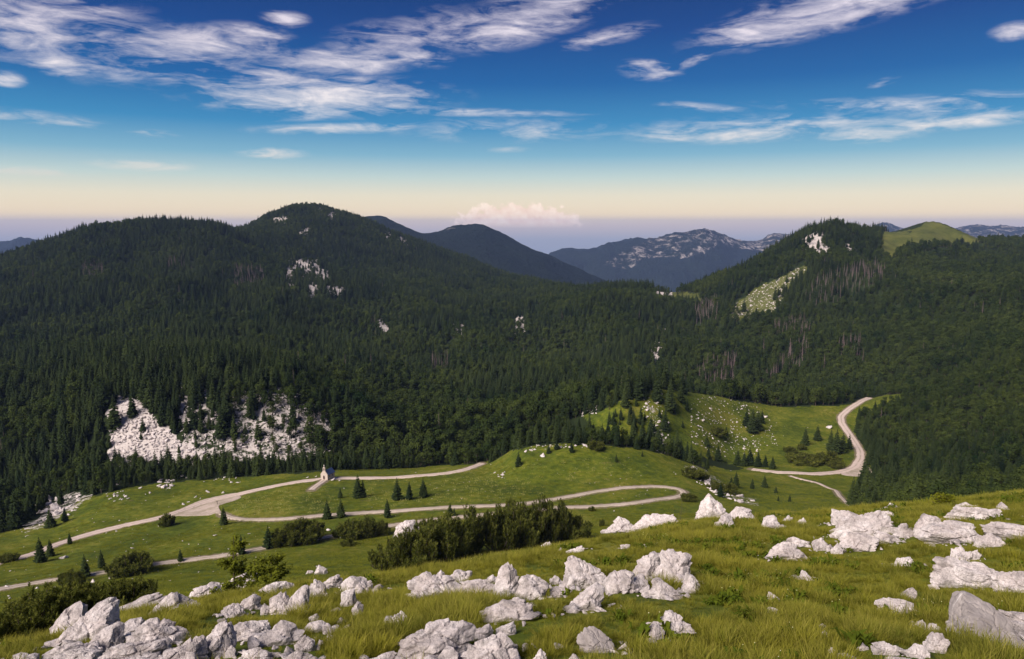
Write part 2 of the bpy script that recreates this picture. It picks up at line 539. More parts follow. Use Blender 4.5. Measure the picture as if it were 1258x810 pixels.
def flatten_under(path, wd):
    x0, x1 = path[:, 0].min() - 12, path[:, 0].max() + 12
    y0, y1 = path[:, 1].min() - 12, path[:, 1].max() + 12
    sel = (Xn > x0) & (Xn < x1) & (YYn > y0) & (YYn < y1)
    ii = np.nonzero(sel)
    gx, gy = Xn[ii], YYn[ii]
    best = np.full(len(gx), 1e9)
    bz = np.zeros(len(gx))
    for k in range(len(path)):
        d = np.hypot(gx - path[k, 0], gy - path[k, 1])
        m = d < best
        best[m] = d[m]
        bz[m] = path[k, 2]
    w = 1 - ramp01(best, wd * 0.5 + 0.8, wd * 0.5 + 4.5)
    Zn[ii] = Zn[ii] * (1 - w) + (bz - 0.10) * w


for nm, (path, wd) in road_paths.items():
    flatten_under(path, wd)

# ---- what grows where, as outlines of the visible patches
G_MEADOW = [(-900, 760), (-400, 700), (0, 655), (60, 640), (100, 612), (150, 600), (250, 589), (390, 580), (590, 570), (625, 556), (645, 549), (700, 545), (780, 551), (850, 566), (905, 580),
            (925, 570), (1000, 572), (1055, 560), (1078, 580), (1052, 596), (1046, 625), (1060, 700), (1060, 1500), (-900, 1500)]
G_BOWL = [(812, 482), (838, 480), (870, 484), (905, 492), (960, 500), (1030, 499), (1085, 485), (1112, 484), (1100, 494), (1075, 503), (1055, 512), (1050, 525), (1052, 540), (1068, 560), (1066, 572), (1000, 578), (925, 578), (880, 566), (848, 556), (815, 552), (822, 520)]
G_PATCH = [(716, 510), (745, 503), (764, 516), (780, 535), (745, 540), (728, 526)]
G_KNOB = [(745, 503), (790, 478), (840, 478), (845, 558), (790, 556), (745, 545)]
G_SADDLE = [(800, 356), (862, 360), (858, 372), (806, 370)]
G_SLOPE = [(898, 392), (905, 372), (935, 352), (965, 338), (988, 326), (992, 332), (972, 352), (962, 368), (945, 388), (915, 394)]
G_DOME = [(1080, 300), (1088, 284), (1115, 284), (1143, 270), (1165, 278), (1212, 296), (1180, 302), (1120, 301), (1105, 312), (1090, 318)]
ROCKS_NEAR = [[(140, 488), (168, 488), (205, 528), (238, 556), (240, 572), (134, 572), (134, 540)],
              [(200, 462), (225, 452), (262, 462), (300, 452), (345, 476), (400, 486), (412, 530), (405, 560), (380, 572), (240, 572), (225, 540)],
              [(845, 500), (865, 485), (900, 492), (930, 500), (955, 520), (955, 545), (930, 560), (890, 562), (850, 545)],
              [(836, 572), (858, 572), (885, 592), (905, 608), (930, 612), (930, 622), (890, 612), (848, 586)],
              [(785, 475), (812, 480), (830, 560), (805, 558), (790, 510)],
              [(632, 556), (668, 546), (705, 542), (752, 546), (740, 551), (690, 552), (640, 560)],
              [(36, 640), (70, 610), (105, 602), (100, 620), (60, 645), (20, 660)],
              [(712, 500), (738, 498), (735, 508), (714, 512)],
              [(128, 604), (160, 600), (165, 615), (135, 616)], [(190, 588), (214, 586), (216, 602), (192, 602)]]
ROCKS_HIGH = [[(356, 318), (390, 320), (412, 342), (398, 348), (358, 334)], [(352, 330), (362, 330), (360, 358), (350, 356)], [(378, 346), (392, 350), (386, 372), (376, 370)], [(400, 348), (424, 356), (418, 366), (402, 360)],
              [(464, 390), (476, 390), (476, 408), (466, 408)], [(554, 398), (574, 398), (570, 415), (558, 414)], [(634, 388), (648, 388), (648, 412), (636, 412)], [(800, 418), (810, 418), (810, 446), (800, 446)],
              [(796, 435), (808, 420), (810, 445), (803, 455)], [(386, 256), (394, 255), (394, 263), (386, 263)], [(402, 260), (412, 262), (410, 267), (402, 266)], [(336, 268), (352, 266), (350, 274), (334, 276)],
              [(368, 282), (382, 280), (380, 288), (368, 290)], [(472, 282), (482, 280), (482, 292), (474, 292)], [(490, 292), (502, 292), (502, 302), (494, 302)],
              [(992, 290), (1010, 280), (1014, 292), (1020, 306), (1010, 312), (994, 308), (984, 302)], G_SLOPE, [(1040, 300), (1052, 300), (1050, 308), (1040, 308)], [(804, 357), (825, 358), (822, 368), (806, 366)]]


def ground_masks(X, Y, Z):
    """returns (grass, rock) in 0..1 for points of the ground; what is neither is wood"""
    u, v = project(X, Y, Z)
    wob = 9.0 * fbm2(X / 14, Y / 14, 3, 61)
    uu, vv = u + wob, v + wob * 0.6
    grass = (Y < 130) | (in_poly(uu, vv, G_MEADOW) & ~((Y > 366) & (u > 600) & (u < 870)) & (Y < 480))
    grass |= in_poly(uu, vv, G_BOWL) & (Y > 385) & (Y < 700)
    grass |= in_poly(uu, vv, G_PATCH) & (Y > 400) & (Y < 620)
    grass |= in_poly(uu, vv, G_KNOB) & (Y > 385) & (Y < 640)
    for g in (G_SADDLE, G_SLOPE, G_DOME):
        grass |= in_poly(u + 9 * fbm2(X / 30, Y / 45, 3, 66), v + 7 * fbm2(X / 30, Y / 45, 3, 67), g) & (Y > 1000)
    rock = np.zeros(np.shape(u))
    w2 = fbm2(X / 9, Y / 16, 3, 63)
    uu, vv = uu + 26 * w2, vv + 12 * w2
    w3 = fbm2(X / 28, Y / 40, 3, 64)
    uh, vh = u + 15 * w3, v + 11 * fbm2(X / 26, Y / 40, 3, 65)
    for g, wt in ((ROCKS_NEAR[1], 0.92), (ROCKS_NEAR[4], 0.80), (ROCKS_NEAR[2], 0.72), (ROCKS_NEAR[6], 0.90), (ROCKS_NEAR[3], 0.86)):
        rock = np.maximum(rock, (in_poly(uu, vv, g) & (Y > 240) & (Y < 640)) * wt)
    rock = np.maximum(rock, (in_poly(uu, vv, ROCKS_NEAR[0]) & (Y > 380) & (Y < 480)) * 1.5)
    for g in ROCKS_HIGH:
        rock = np.maximum(rock, (in_poly(uh, vh, g) & (Y > 900)) * (1.12 if g is not G_SLOPE else 0.8))
    return grass * 1.0, rock


# ------------------------------------------------------------------ materials
def new_mat(name):
    m = bpy.data.materials.new(name)
    m.use_nodes = True
    t = NT(m.node_tree)
    t.n.clear()
    out = t.new('ShaderNodeOutputMaterial')
    return m, t, out


def principled(t, out, color, rough=0.9, bump=None, bump_s=0.4, bump_d=0.05, spec=0.2):
    b = t.new('ShaderNodeBsdfPrincipled')
    t.put(b.inputs['Base Color'], color)
    t.put(b.inputs['Roughness'], rough)
    b.inputs['Specular IOR Level'].default_value = spec
    if bump is not None:
        bn = t.new('ShaderNodeBump')
        bn.inputs['Strength'].default_value = bump_s
        bn.inputs['Distance'].default_value = bump_d
        t.l.new(bump, bn.inputs['Height'])
        t.l.new(bn.outputs[0], b.inputs['Normal'])
    t.l.new(b.outputs[0], out.inputs['Surface'])
    return b


def attr(t, name):
    a = t.new('ShaderNodeAttribute')
    a.attribute_name = name
    return a.outputs['Fac']


def geo_pos(t):
    return t.new('ShaderNodeNewGeometry').outputs['Position']


def mat_ground():
    m, t, out = new_mat('meadow_ground')
    p = geo_pos(t)
    n1 = t.noise(p, 0.035, 5, 0.6)
    n2 = t.noise(p, 0.35, 5, 0.65)
    n3 = t.noise(p, 2.6, 4, 0.7)
    c = t.ramp(t.math('ADD', t.math('MULTIPLY', n1, 0.55), t.math('MULTIPLY', n2, 0.45)),
               [(0.38, (0.042, 0.064, 0.007, 1)), (0.47, (0.086, 0.112, 0.010, 1)), (0.54, (0.140, 0.155, 0.014, 1)), (0.62, (0.220, 0.200, 0.034, 1))])
    c = t.mix(t.maprange(n3, 0.40, 0.68, 0.0, 0.7), c, (0.045, 0.055, 0.010, 1))
    # bare, brownish patches
    n4 = t.noise(p, 0.11, 6, 0.7)
    c = t.mix(t.maprange(n4, 0.62, 0.74, 0.0, 0.6), c, (0.17, 0.125, 0.06, 1))
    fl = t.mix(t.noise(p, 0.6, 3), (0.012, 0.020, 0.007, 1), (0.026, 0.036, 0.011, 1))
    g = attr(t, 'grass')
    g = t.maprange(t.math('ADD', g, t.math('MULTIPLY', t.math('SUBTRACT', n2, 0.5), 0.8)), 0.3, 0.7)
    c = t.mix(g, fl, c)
    hp = t.mix(t.maprange(t.noise(p, 0.03, 6, 0.7), 0.35, 0.65), (0.046, 0.056, 0.016, 1), (0.105, 0.105, 0.030, 1))
    c = t.mix(t.math('MULTIPLY', t.math('MULTIPLY', attr(t, 'heath'), g), 0.85), c, hp)
    br = t.maprange(t.math('MULTIPLY', attr(t, 'bare'), t.math('ADD', t.noise(p, 0.16, 5, 0.7), 0.35)), 0.42, 0.62, 0.0, 0.85)
    c = t.mix(br, c, t.mix(n3, (0.13, 0.095, 0.06, 1), (0.30, 0.24, 0.18, 1)))
    rk = attr(t, 'rock')
    rn = t.noise(p, 0.22, 6, 0.75, 0.5)
    rk = t.maprange(t.math('MULTIPLY', rk, t.math('ADD', rn, 0.1)), 0.52, 0.60)
    rc = t.mix(t.noise(p, 0.9, 5, 0.7), (0.30, 0.26, 0.24, 1), (0.66, 0.59, 0.56, 1))
    c = t.mix(rk, c, rc)
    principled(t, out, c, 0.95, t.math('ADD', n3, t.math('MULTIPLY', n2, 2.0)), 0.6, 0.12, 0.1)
    return m


def mat_mountain():
    m, t, out = new_mat('far_mountain')
    p = geo_pos(t)
    n1 = t.noise(p, 0.004, 8, 0.65)
    n2 = t.noise(p, 0.03, 5, 0.7)
    c = t.mix(t.maprange(n1, 0.3, 0.7), (0.007, 0.013, 0.014, 1), (0.018, 0.028, 0.022, 1))
    c = t.mix(t.maprange(n2, 0.4, 0.7, 0.0, 0.6), c, (0.012, 0.02, 0.014, 1))
    mp = t.new('ShaderNodeMapping')
    mp.inputs['Scale'].default_value = (1.0, 0.6, 1.7)
    t.l.new(p, mp.inputs['Vector'])
    rk = t.math('MULTIPLY', attr(t, 'rock'), t.noise(mp.outputs[0], 0.0085, 8, 0.78, 0.4))
    rk = t.maprange(rk, 0.49, 0.62)
    c = t.mix(rk, c, t.mix(n2, (0.32, 0.28, 0.27, 1), (0.72, 0.62, 0.58, 1)))
    principled(t, out, c, 0.95, t.math('ADD', n2, t.math('MULTIPLY', n1, 2.0)), 1.0, 45.0, 0.05)
    return m


def mat_gravel(name, a, b, green=0.0):
    m, t, out = new_mat(name)
    p = geo_pos(t)
    n = t.noise(p, 0.5, 6, 0.7)
    n2 = t.noise(p, 6.0, 4, 0.7)
    c = t.mix(t.maprange(n, 0.3, 0.7), a, b)
    c = t.mix(t.maprange(n2, 0.35, 0.75, 0, 0.35), c, (0.24, 0.20, 0.165, 1))
    if green:
        ax = attr(t, 'across')
        mid = t.math('MAXIMUM', t.maprange(ax, 0.22, 0.05), t.maprange(ax, 0.80, 1.05))
        big = t.noise(p, 0.12, 5, 0.7)
        mid = t.math('MULTIPLY', mid, t.maprange(t.math('ADD', big, t.math('MULTIPLY', n2, 0.4)), 0.62, 0.80))
        c = t.mix(t.math('MULTIPLY', mid, green), c, (0.10, 0.11, 0.02, 1))
        c = t.mix(t.maprange(ax, 0.30, 0.15, 0.0, 0.25), c, (0.30, 0.245, 0.19, 1))
    principled(t, out, c, 0.95, n2, 0.5, 0.05, 0.1)
    return m


def mat_rock():
    m, t, out = new_mat('limestone')
    co = t.new('ShaderNodeTexCoord')
    p = geo_pos(t)
    oi = t.new('ShaderNodeObjectInfo')
    n1 = t.noise(p, 0.9, 6, 0.68)
    n2 = t.noise(p, 5.0, 6, 0.72, 0.6)
    n3 = t.noise(p, 26.0, 4, 0.7)
    mpz = t.new('ShaderNodeMapping')
    mpz.inputs['Scale'].default_value = (3.4, 3.4, 0.5)
    t.l.new(p, mpz.inputs['Vector'])
    stain = t.noise(mpz.outputs[0], 1.0, 5, 0.7)
    c = t.ramp(n1, [(0.30, (0.27, 0.235, 0.225, 1)), (0.42, (0.56, 0.485, 0.468, 1)), (0.54, (0.73, 0.65, 0.635, 1)), (0.70, (0.80, 0.73, 0.715, 1))])
    c = t.mix(t.maprange(n2, 0.48, 0.66, 0.0, 0.55), c, (0.30, 0.255, 0.245, 1))
    c = t.mix(t.maprange(n3, 0.52, 0.72, 0.0, 0.65), c, (0.17, 0.15, 0.14, 1))
    c = t.mix(t.maprange(t.noise(p, 2.3, 5, 0.75), 0.60, 0.68, 0.0, 0.6), c, (0.30, 0.275, 0.25, 1))
    c = t.mix(t.maprange(stain, 0.48, 0.66, 0.0, 0.66), c, (0.17, 0.15, 0.145, 1))
    v = t.new('ShaderNodeTexVoronoi', feature='DISTANCE_TO_EDGE')
    wv = t.new('ShaderNodeVectorMath', operation='ADD')
    nw = t.new('ShaderNodeTexNoise')
    nw.inputs['Scale'].default_value = 2.2
    t.l.new(p, nw.inputs['Vector'])
    t.l.new(p, wv.inputs[0])
    sc = t.new('ShaderNodeVectorMath', operation='SCALE')
    t.l.new(nw.outputs['Color'], sc.inputs[0])
    sc.inputs['Scale'].default_value = 0.9
    t.l.new(sc.outputs[0], wv.inputs[1])
    t.l.new(wv.outputs[0], v.inputs['Vector'])
    v.inputs['Scale'].default_value = 1.15
    crack = t.maprange(v.outputs['Distance'], 0.0, 0.022)
    c = t.mix(t.math('MULTIPLY', t.maprange(crack, 0.0, 1.0, 0.14, 0.0), t.maprange(n1, 0.48, 0.62)), c, (0.16, 0.135, 0.125, 1))
    c = t.mix(t.maprange(oi.outputs['Random'], 0, 1, 0.0, 0.22), c, (0.40, 0.36, 0.35, 1))
    h = t.math('ADD', t.math('ADD', t.math('MULTIPLY', n2, 1.0), t.math('MULTIPLY', n3, 0.35)), t.math('MULTIPLY', crack, 0.12))
    principled(t, out, c, 0.9, h, 1.0, 0.12, 0.12)
    return m


def mat_greyrock():
    m, t, out = new_mat('grey_limestone')
    p = geo_pos(t)
    n1 = t.noise(p, 1.6, 6, 0.65)
    n2 = t.noise(p, 9.0, 6, 0.7, 0.5)
    mp = t.new('ShaderNodeMapping')
    mp.inputs['Rotation'].default_value = (0.3, 0.9, 0.4)
    mp.inputs['Scale'].default_value = (1, 6, 1)
    t.l.new(p, mp.inputs['Vector'])
    n3 = t.noise(mp.outputs[0], 1.2, 5, 0.6)
    c = t.mix(t.maprange(n1, 0.3, 0.7), (0.20, 0.175, 0.168, 1), (0.36, 0.318, 0.305, 1))
    c = t.mix(t.maprange(n2, 0.5, 0.75, 0.0, 0.5), c, (0.15, 0.13, 0.122, 1))
    c = t.mix(t.maprange(n3, 0.64, 0.70, 0.0, 0.7), c, (0.62, 0.57, 0.55, 1))
    principled(t, out, c, 0.88, t.math('ADD', n2, n3), 0.5, 0.05, 0.2)
    return m


def mat_leaf(name, dark, light, trans=0.22, field=0.02, tipattr=None, tip=None, vary=0.6):
    m, t, out = new_mat(name)
    oi = t.new('ShaderNodeObjectInfo')
    big_n = t.noise(oi.outputs['Location'], field, 3, 0.6)
    f = t.math('ADD', t.math('MULTIPLY', oi.outputs['Random'], vary), t.math('MULTIPLY', t.maprange(big_n, 0.3, 0.7), 1.0 - vary))
    c = t.mix(f, dark, light)
    if tipattr:
        c = t.mix(attr(t, tipattr), c, tip)
    d = t.new('ShaderNodeBsdfDiffuse')
    t.l.new(c, d.inputs['Color'])
    tr = t.new('ShaderNodeBsdfTranslucent')
    t.l.new(c, tr.inputs['Color'])
    mx = t.new('ShaderNodeMixShader')
    mx.inputs[0].default_value = trans
    t.l.new(d.outputs[0], mx.inputs[1])
    t.l.new(tr.outputs[0], mx.inputs[2])
    t.l.new(mx.outputs[0], out.inputs['Surface'])
    return m


def mat_plain(name, col, rough=0.85, nscale=3.0, amt=0.35, col2=None, spec=0.2):
    m, t, out = new_mat(name)
    n = t.noise(geo_pos(t), nscale, 5, 0.65)
    dk = col2 if col2 else (col[0] * 0.6, col[1] * 0.6, col[2] * 0.6, 1)
    c = t.mix(t.maprange(n, 0.3, 0.7, 0.0, 1.0), col, dk) if amt >= 1 else t.mix(t.maprange(n, 0.3, 0.7, 0.0, amt), col, dk)
    principled(t, out, c, rough, n, 0.3, 0.03, spec)
    return m


M_GROUND = mat_ground()
M_MOUNT = mat_mountain()
M_GRAVEL = mat_gravel('gravel', (0.58, 0.475, 0.395, 1), (0.42, 0.34, 0.285, 1), 0.9)
M_PINKGRAVEL = mat_gravel('pale_gravel', (0.66, 0.525, 0.45, 1), (0.52, 0.41, 0.355, 1), 0.5)
M_ROCK = mat_rock()
M_GREYROCK = mat_greyrock()
M_SPRUCE = mat_leaf('spruce_needles', (0.007, 0.015, 0.009, 1), (0.050, 0.066, 0.020, 1), 0.15, 0.009, vary=0.45)  # needle tone, plus broad shadow-like dark patches put into the colour
M_BEECH = mat_leaf('beech_leaves', (0.013, 0.027, 0.010, 1), (0.076, 0.096, 0.022, 1), 0.22, 0.009, vary=0.45)  # leaf tone; the wide field also paints in shadow-like dark zones
M_MUGO = mat_leaf('pine_needles', (0.036, 0.050, 0.011, 1), (0.072, 0.084, 0.016, 1), 0.25, 0.3, 'tip', (0.19, 0.195, 0.04, 1))
M_SAPLING = mat_leaf('sapling_leaves', (0.110, 0.130, 0.014, 1), (0.17, 0.185, 0.022, 1), 0.35, 0.3)
M_HERB = mat_leaf('herb_leaves', (0.13, 0.15, 0.012, 1), (0.20, 0.20, 0.018, 1), 0.35, 0.3)
M_GRASS = mat_leaf('grass_blades', (0.044, 0.074, 0.007, 1), (0.225, 0.215, 0.014, 1), 0.32, 0.30, 'tip', (0.36, 0.31, 0.07, 1), 0.40)  # dark end colours random tufts to stand in for shading between tufts
M_MEADOWGRASS = mat_leaf('meadow_blades', (0.040, 0.064, 0.007, 1), (0.205, 0.208, 0.018, 1), 0.30, 0.03, 'tip', (0.24, 0.24, 0.04, 1), 0.5)
M_BARK = mat_plain('bark', (0.085, 0.065, 0.05, 1), 0.95)
M_DEAD = mat_plain('dead_wood', (0.15, 0.112, 0.105, 1), 0.95, 0.6)
M_FLOWER = mat_plain('yellow_petals', (0.42, 0.37, 0.06, 1), 0.8, 0.3, 1.0, (0.50, 0.47, 0.22, 1))

# ------------------------------------------------------------------ ground sheets


def grid_faces(nr, nc):
    a = np.arange(nr * nc).reshape(nr, nc)
    return np.stack([a[:-1, :-1], a[:-1, 1:], a[1:, 1:], a[1:, :-1]], -1).reshape(-1, 4)


def grid_mesh(name, X, Y, Z, mat):
    nr, nc = X.shape
    V = np.stack([X, Y, Z], -1).reshape(-1, 3)
    Fc = grid_faces(nr, nc)
    me = bpy.data.meshes.new(name)
    me.vertices.add(len(V))
    me.vertices.foreach_set('co', V.astype(np.float32).ravel())
    me.loops.add(Fc.size)
    me.loops.foreach_set('vertex_index', Fc.astype(np.int32).ravel())
    me.polygons.add(len(Fc))
    me.polygons.foreach_set('loop_start', np.arange(0, Fc.size, 4, dtype=np.int32))
    me.polygons.foreach_set('loop_total', np.full(len(Fc), 4, dtype=np.int32))
    me.polygons.foreach_set('use_smooth', np.ones(len(Fc), dtype=bool))
    me.materials.append(mat)
    me.update(calc_edges=True)
    return me


gm = grid_mesh('ground', Xn, YYn, Zn, M_GROUND)
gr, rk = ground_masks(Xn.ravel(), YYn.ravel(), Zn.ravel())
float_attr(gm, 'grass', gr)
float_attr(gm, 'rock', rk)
bare = np.zeros(Xn.shape)
for nm_, (path_, wd_) in road_paths.items():
    sel = (Xn > path_[:, 0].min() - 8) & (Xn < path_[:, 0].max() + 8) & (YYn > path_[:, 1].min() - 8) & (YYn < path_[:, 1].max() + 8)
    ii = np.nonzero(sel)
    gx, gy_ = Xn[ii], YYn[ii]
    best = np.full(len(gx), 1e9)
    for k in range(0, len(path_), 2):
        best = np.minimum(best, np.hypot(gx - path_[k, 0], gy_ - path_[k, 1]))
    bare[ii] = np.maximum(bare[ii], 1 - ramp01(best, wd_ * .5, wd_ * .5 + 3.6))
float_attr(gm, 'bare', bare.ravel())
float_attr(gm, 'heath', ramp01(YYn, 900, 1100).ravel())
ground = tag(obj('ground', gm), 'grassy karst slope running down to a green upland meadow', kind='structure')

tf = np.concatenate([np.linspace(-1.35, -0.8, 40, endpoint=False), np.linspace(-0.8, 0.8, 900, endpoint=False), np.linspace(0.8, 1.35, 41)])
Yf = np.exp(np.concatenate([np.linspace(math.log(2920), math.log(13000), 190, endpoint=False), np.linspace(math.log(13000), math.log(20000), 14)])) - APEX
Xf = tf[None, :] * (Yf[:, None] + APEX)
YYf = np.broadcast_to(Yf[:, None], Xf.shape)
Zf = sheet(tf, Yf) + relief(Xf, YYf) + CZ
Zf[0] = np.interp(tf, tn, Zn[-1])
fm = grid_mesh('mountain', Xf, YYf, Zf, M_MOUNT)
uf, vf = project(Xf.ravel(), YYf.ravel(), Zf.ravel())
FAR_ROCK = [([(738, 326), (770, 305), (800, 290), (835, 277), (862, 272), (885, 282), (880, 305), (850, 320), (800, 318), (770, 332)], 0.95),
            ([(885, 285), (905, 286), (940, 283), (985, 280), (1000, 290), (965, 305), (940, 310), (900, 305), (880, 300)], 1.0),
            ([(1060, 268), (1120, 268), (1120, 292), (1060, 292)], 0.98), ([(1160, 270), (1300, 270), (1300, 300), (1160, 300)], 0.96),
            ([(470, 264), (500, 268), (510, 284), (480, 284)], 0.85), ([(548, 272), (575, 270), (575, 280), (545, 284)], 0.85), ([(0, 300), (60, 292), (60, 300), (0, 306)], 0.82)]
frk = np.zeros(len(uf))
for g, s in FAR_ROCK:
    frk = np.maximum(frk, in_poly(uf, vf, g) * s)
frk = np.where(YYf.ravel() > 3500, frk, 0)
float_attr(fm, 'rock', frk)
tag(obj('mountain', fm), 'blue far mountain ranges with pale rock on their crests', kind='structure')


# ------------------------------------------------------------------ roads
def road_strip(name, path, wd, mat, label, lift=0.06):
    d = np.gradient(path[:, :2], axis=0)
    d /= np.linalg.norm(d, axis=1)[:, None] + 1e-9
    nrm = np.stack([-d[:, 1], d[:, 0]], 1)
    s = np.arange(len(path)) * 1.6
    wl = wd * 0.5 * (1 + 0.28 * fbm2(s / 5, s * 0 + 3, 3, 71))
    wr = wd * 0.5 * (1 + 0.28 * fbm2(s / 5, s * 0 + 9, 3, 72))
    offs = [(-1.3, -0.55), (-1.0, 0.0), (-0.75, .03), (-0.5, 0.03), (-0.25, .05), (0.0, 0.07), (0.25, .05), (0.5, 0.03), (0.75, .03), (1.0, 0.0), (1.3, -0.55)]
    V, ac = [], []
    for o, dz in offs:
        w = wl if o < 0 else wr
        rag = 1 + (0.16 * fbm2(s / 1.9, s * 0 + 20 * o, 2, 73) if abs(o) > .9 else 0)
        q = path[:, :2] + nrm * (o * w * rag)[:, None]
        z = np.maximum(path[:, 2], Hgt(q[:, 0], q[:, 1])) + lift + dz
        V.append(np.column_stack([q, z]))
        ac.append(np.full(len(path), abs(o)))
    V = np.stack(V, 1)
    nr, nc = V.shape[:2]
    me = mesh_from(name, V.reshape(-1, 3), grid_faces(nr, nc)[:, ::-1], [mat], smooth=True)
    float_attr(me, 'across', np.stack(ac, 1).ravel())
    return tag(obj(name, me), label, kind='structure')


road_strip('road', *road_paths['upper'], M_PINKGRAVEL, 'pale gravel road climbing past the chapel')
road_strip('road', *road_paths['loop'], M_GRAVEL, 'gravel track looping through a hairpin on the meadow')
road_strip('road', *road_paths['valley'], M_PINKGRAVEL, 'gravel road bending down into the grassy hollow')
road_strip('path', *road_paths['trail'], M_PINKGRAVEL, 'narrow footpath leaving the bend of the valley road', 0.05)
road_strip('path', *road_paths['chapel_path'], M_PINKGRAVEL, 'short stony path up to the chapel door', 0.08)


def flat_patch(name, P, mat, label, lift):
    """a gravel apron: dense fan of points draped on the ground"""
    c = P[:, :2].mean(0)
    ring = smooth_line(np.vstack([P[:, :2], P[:1, :2]]), 90)[:-1]
    V, n, K = [], len(ring), 12
    for k in range(K + 1):
        f = k / K
        jit = 1 + 0.05 * fbm2(np.arange(n) / 4.0, np.zeros(n), 3, 81) if k == K else 1.0
        q = c + (ring - c) * f * (jit[:, None] if k == K else 1.0)
        z = Hgt(q[:, 0], q[:, 1]) + (lift if k < K else -0.25)
        V.append(np.column_stack([q, z]))
    V = np.vstack(V)
    Fc = []
    for k in range(K):
        for i in range(n):
            j = (i + 1) % n
            Fc.append((k * n + i, k * n + j, (k + 1) * n + j, (k + 1) * n + i))
    me = mesh_from(name, V, Fc, [mat], smooth=True)
    return tag(obj(name, me), label, kind='structure')


flat_patch('pavement', park3, M_PINKGRAVEL, 'wide pale gravel parking apron where the tracks meet', 0.16)
flat_patch('pavement', bend3, M_PINKGRAVEL, 'wide gravel apron on the outside of the valley bend', 0.14)

# ------------------------------------------------------------------ scatter helper (only for what nobody could count)


def scatter(name, P, rot, scl, idx, protos, label, cat):
    me = bpy.data.meshes.new(name)
    n = len(P)
    me.vertices.add(n)
    me.vertices.foreach_set('co', np.asarray(P, dtype=np.float32).ravel())
    a = me.attributes.new('rot', 'FLOAT_VECTOR', 'POINT')
    a.data.foreach_set('vector', np.asarray(rot, dtype=np.float32).ravel())
    a = me.attributes.new('scl', 'FLOAT_VECTOR', 'POINT')
    a.data.foreach_set('vector', np.asarray(scl, dtype=np.float32).ravel())
    a = me.attributes.new('pidx', 'INT', 'POINT')
    a.data.foreach_set('value', np.asarray(idx, dtype=np.int32))
    me.update()
    o = obj(name, me)
    coll = bpy.data.collections.new(name + '_kinds')
    for i, pr in enumerate(protos):
        po = bpy.data.objects.new('%s_%02d' % (name, i), pr)
        coll.objects.link(po)
    ng = bpy.data.node_groups.new(name, 'GeometryNodeTree')
    ng.interface.new_socket('Geometry', in_out='INPUT', socket_type='NodeSocketGeometry')
    ng.interface.new_socket('Geometry', in_out='OUTPUT', socket_type='NodeSocketGeometry')
    gi, go = ng.nodes.new('NodeGroupInput'), ng.nodes.new('NodeGroupOutput')
    ip = ng.nodes.new('GeometryNodeInstanceOnPoints')
    ci = ng.nodes.new('GeometryNodeCollectionInfo')
    ci.inputs['Collection'].default_value = coll
    ci.inputs['Separate Children'].default_value = True
    ci.inputs['Reset Children'].default_value = True

    def named(nm, dt):
        na = ng.nodes.new('GeometryNodeInputNamedAttribute')
        na.data_type = dt
        na.inputs['Name'].default_value = nm
        return next(s for s in na.outputs if s.name == 'Attribute' and s.enabled)
    L = ng.links.new
    L(gi.outputs[0], ip.inputs['Points'])
    L(ci.outputs[0], ip.inputs['Instance'])
    ip.inputs['Pick Instance'].default_value = True
    L(named('pidx', 'INT'), ip.inputs['Instance Index'])
    L(named('rot', 'FLOAT_VECTOR'), ip.inputs['Rotation'])
    L(named('scl', 'FLOAT_VECTOR'), ip.inputs['Scale'])
    L(ip.outputs[0], go.inputs[0])
    md = o.modifiers.new('scatter', 'NODES')
    md.node_group = ng
    return tag(o, label, cat, kind='stuff')


# ------------------------------------------------------------------ plant meshes
def cone_trunk(h, r0, r1, n=6, segs=3, lean=0.0):
    V, Fc = [], []
    for k in range(segs + 1):
        f = k / segs
        for i in range(n):
            a = 2 * math.pi * i / n
            r = r0 + (r1 - r0) * f
            V.append((math.cos(a) * r + lean * f * f, math.sin(a) * r, h * f))
    for k in range(segs):
        for i in range(n):
            j = (i + 1) % n
            Fc.append((k * n + i, k * n + j, (k + 1) * n + j, (k + 1) * n + i))
    return V, Fc


def spruce_geo(seed, H=10.0, rmax=1.75, tiers=24, gap=0.08, low=0.05):
    rg = random.Random(seed)
    V, Fc = [], []
    for k in range(tiers):
        f = (k + rg.uniform(-.25, .25)) / tiers
        z = H * (low + (0.97 - low) * max(0.0, f))
        R = rmax * (1 - max(0, f)) ** 0.82 * (1.0 - 0.35 * max(0, 0.12 - f) / 0.12) + 0.10
        n = max(4, int(5 + 7 * (1 - f)))
        a0 = rg.uniform(0, 6.28)
        for i in range(n):
            if rg.random() < gap:
                continue
            a = a0 + 2 * math.pi * i / n + rg.uniform(-.3, .3)
            r = R * rg.uniform(0.68, 1.18)
            ca, sa = math.cos(a), math.sin(a)
            drop = r * rg.uniform(0.22, 0.5)
            w = r * rg.uniform(0.22, 0.36) + 0.06
            zz = z + rg.uniform(-.1, .1)
            b = len(V)
            V += [(0, 0, zz + 0.10), (ca * r * .55 - sa * w, sa * r * .55 + ca * w, zz - drop * .55 - w * .45), (ca * r * .6, sa * r * .6, zz - drop * .25),
                  (ca * r * .55 + sa * w, sa * r * .55 - ca * w, zz - drop * .55 - w * .45), (ca * r, sa * r, zz - drop * .75)]
            Fc += [(b, b + 1, b + 2), (b, b + 2, b + 3), (b + 1, b + 4, b + 2), (b + 2, b + 4, b + 3)]
    b = len(V)
    for i in range(5):
        a = i * 1.2566
        V.append((math.cos(a) * .12, math.sin(a) * .12, H * .93))
    V.append((0, 0, H))
    Fc += [(b + i, b + (i + 1) % 5, b + 5) for i in range(5)]
    return V, Fc


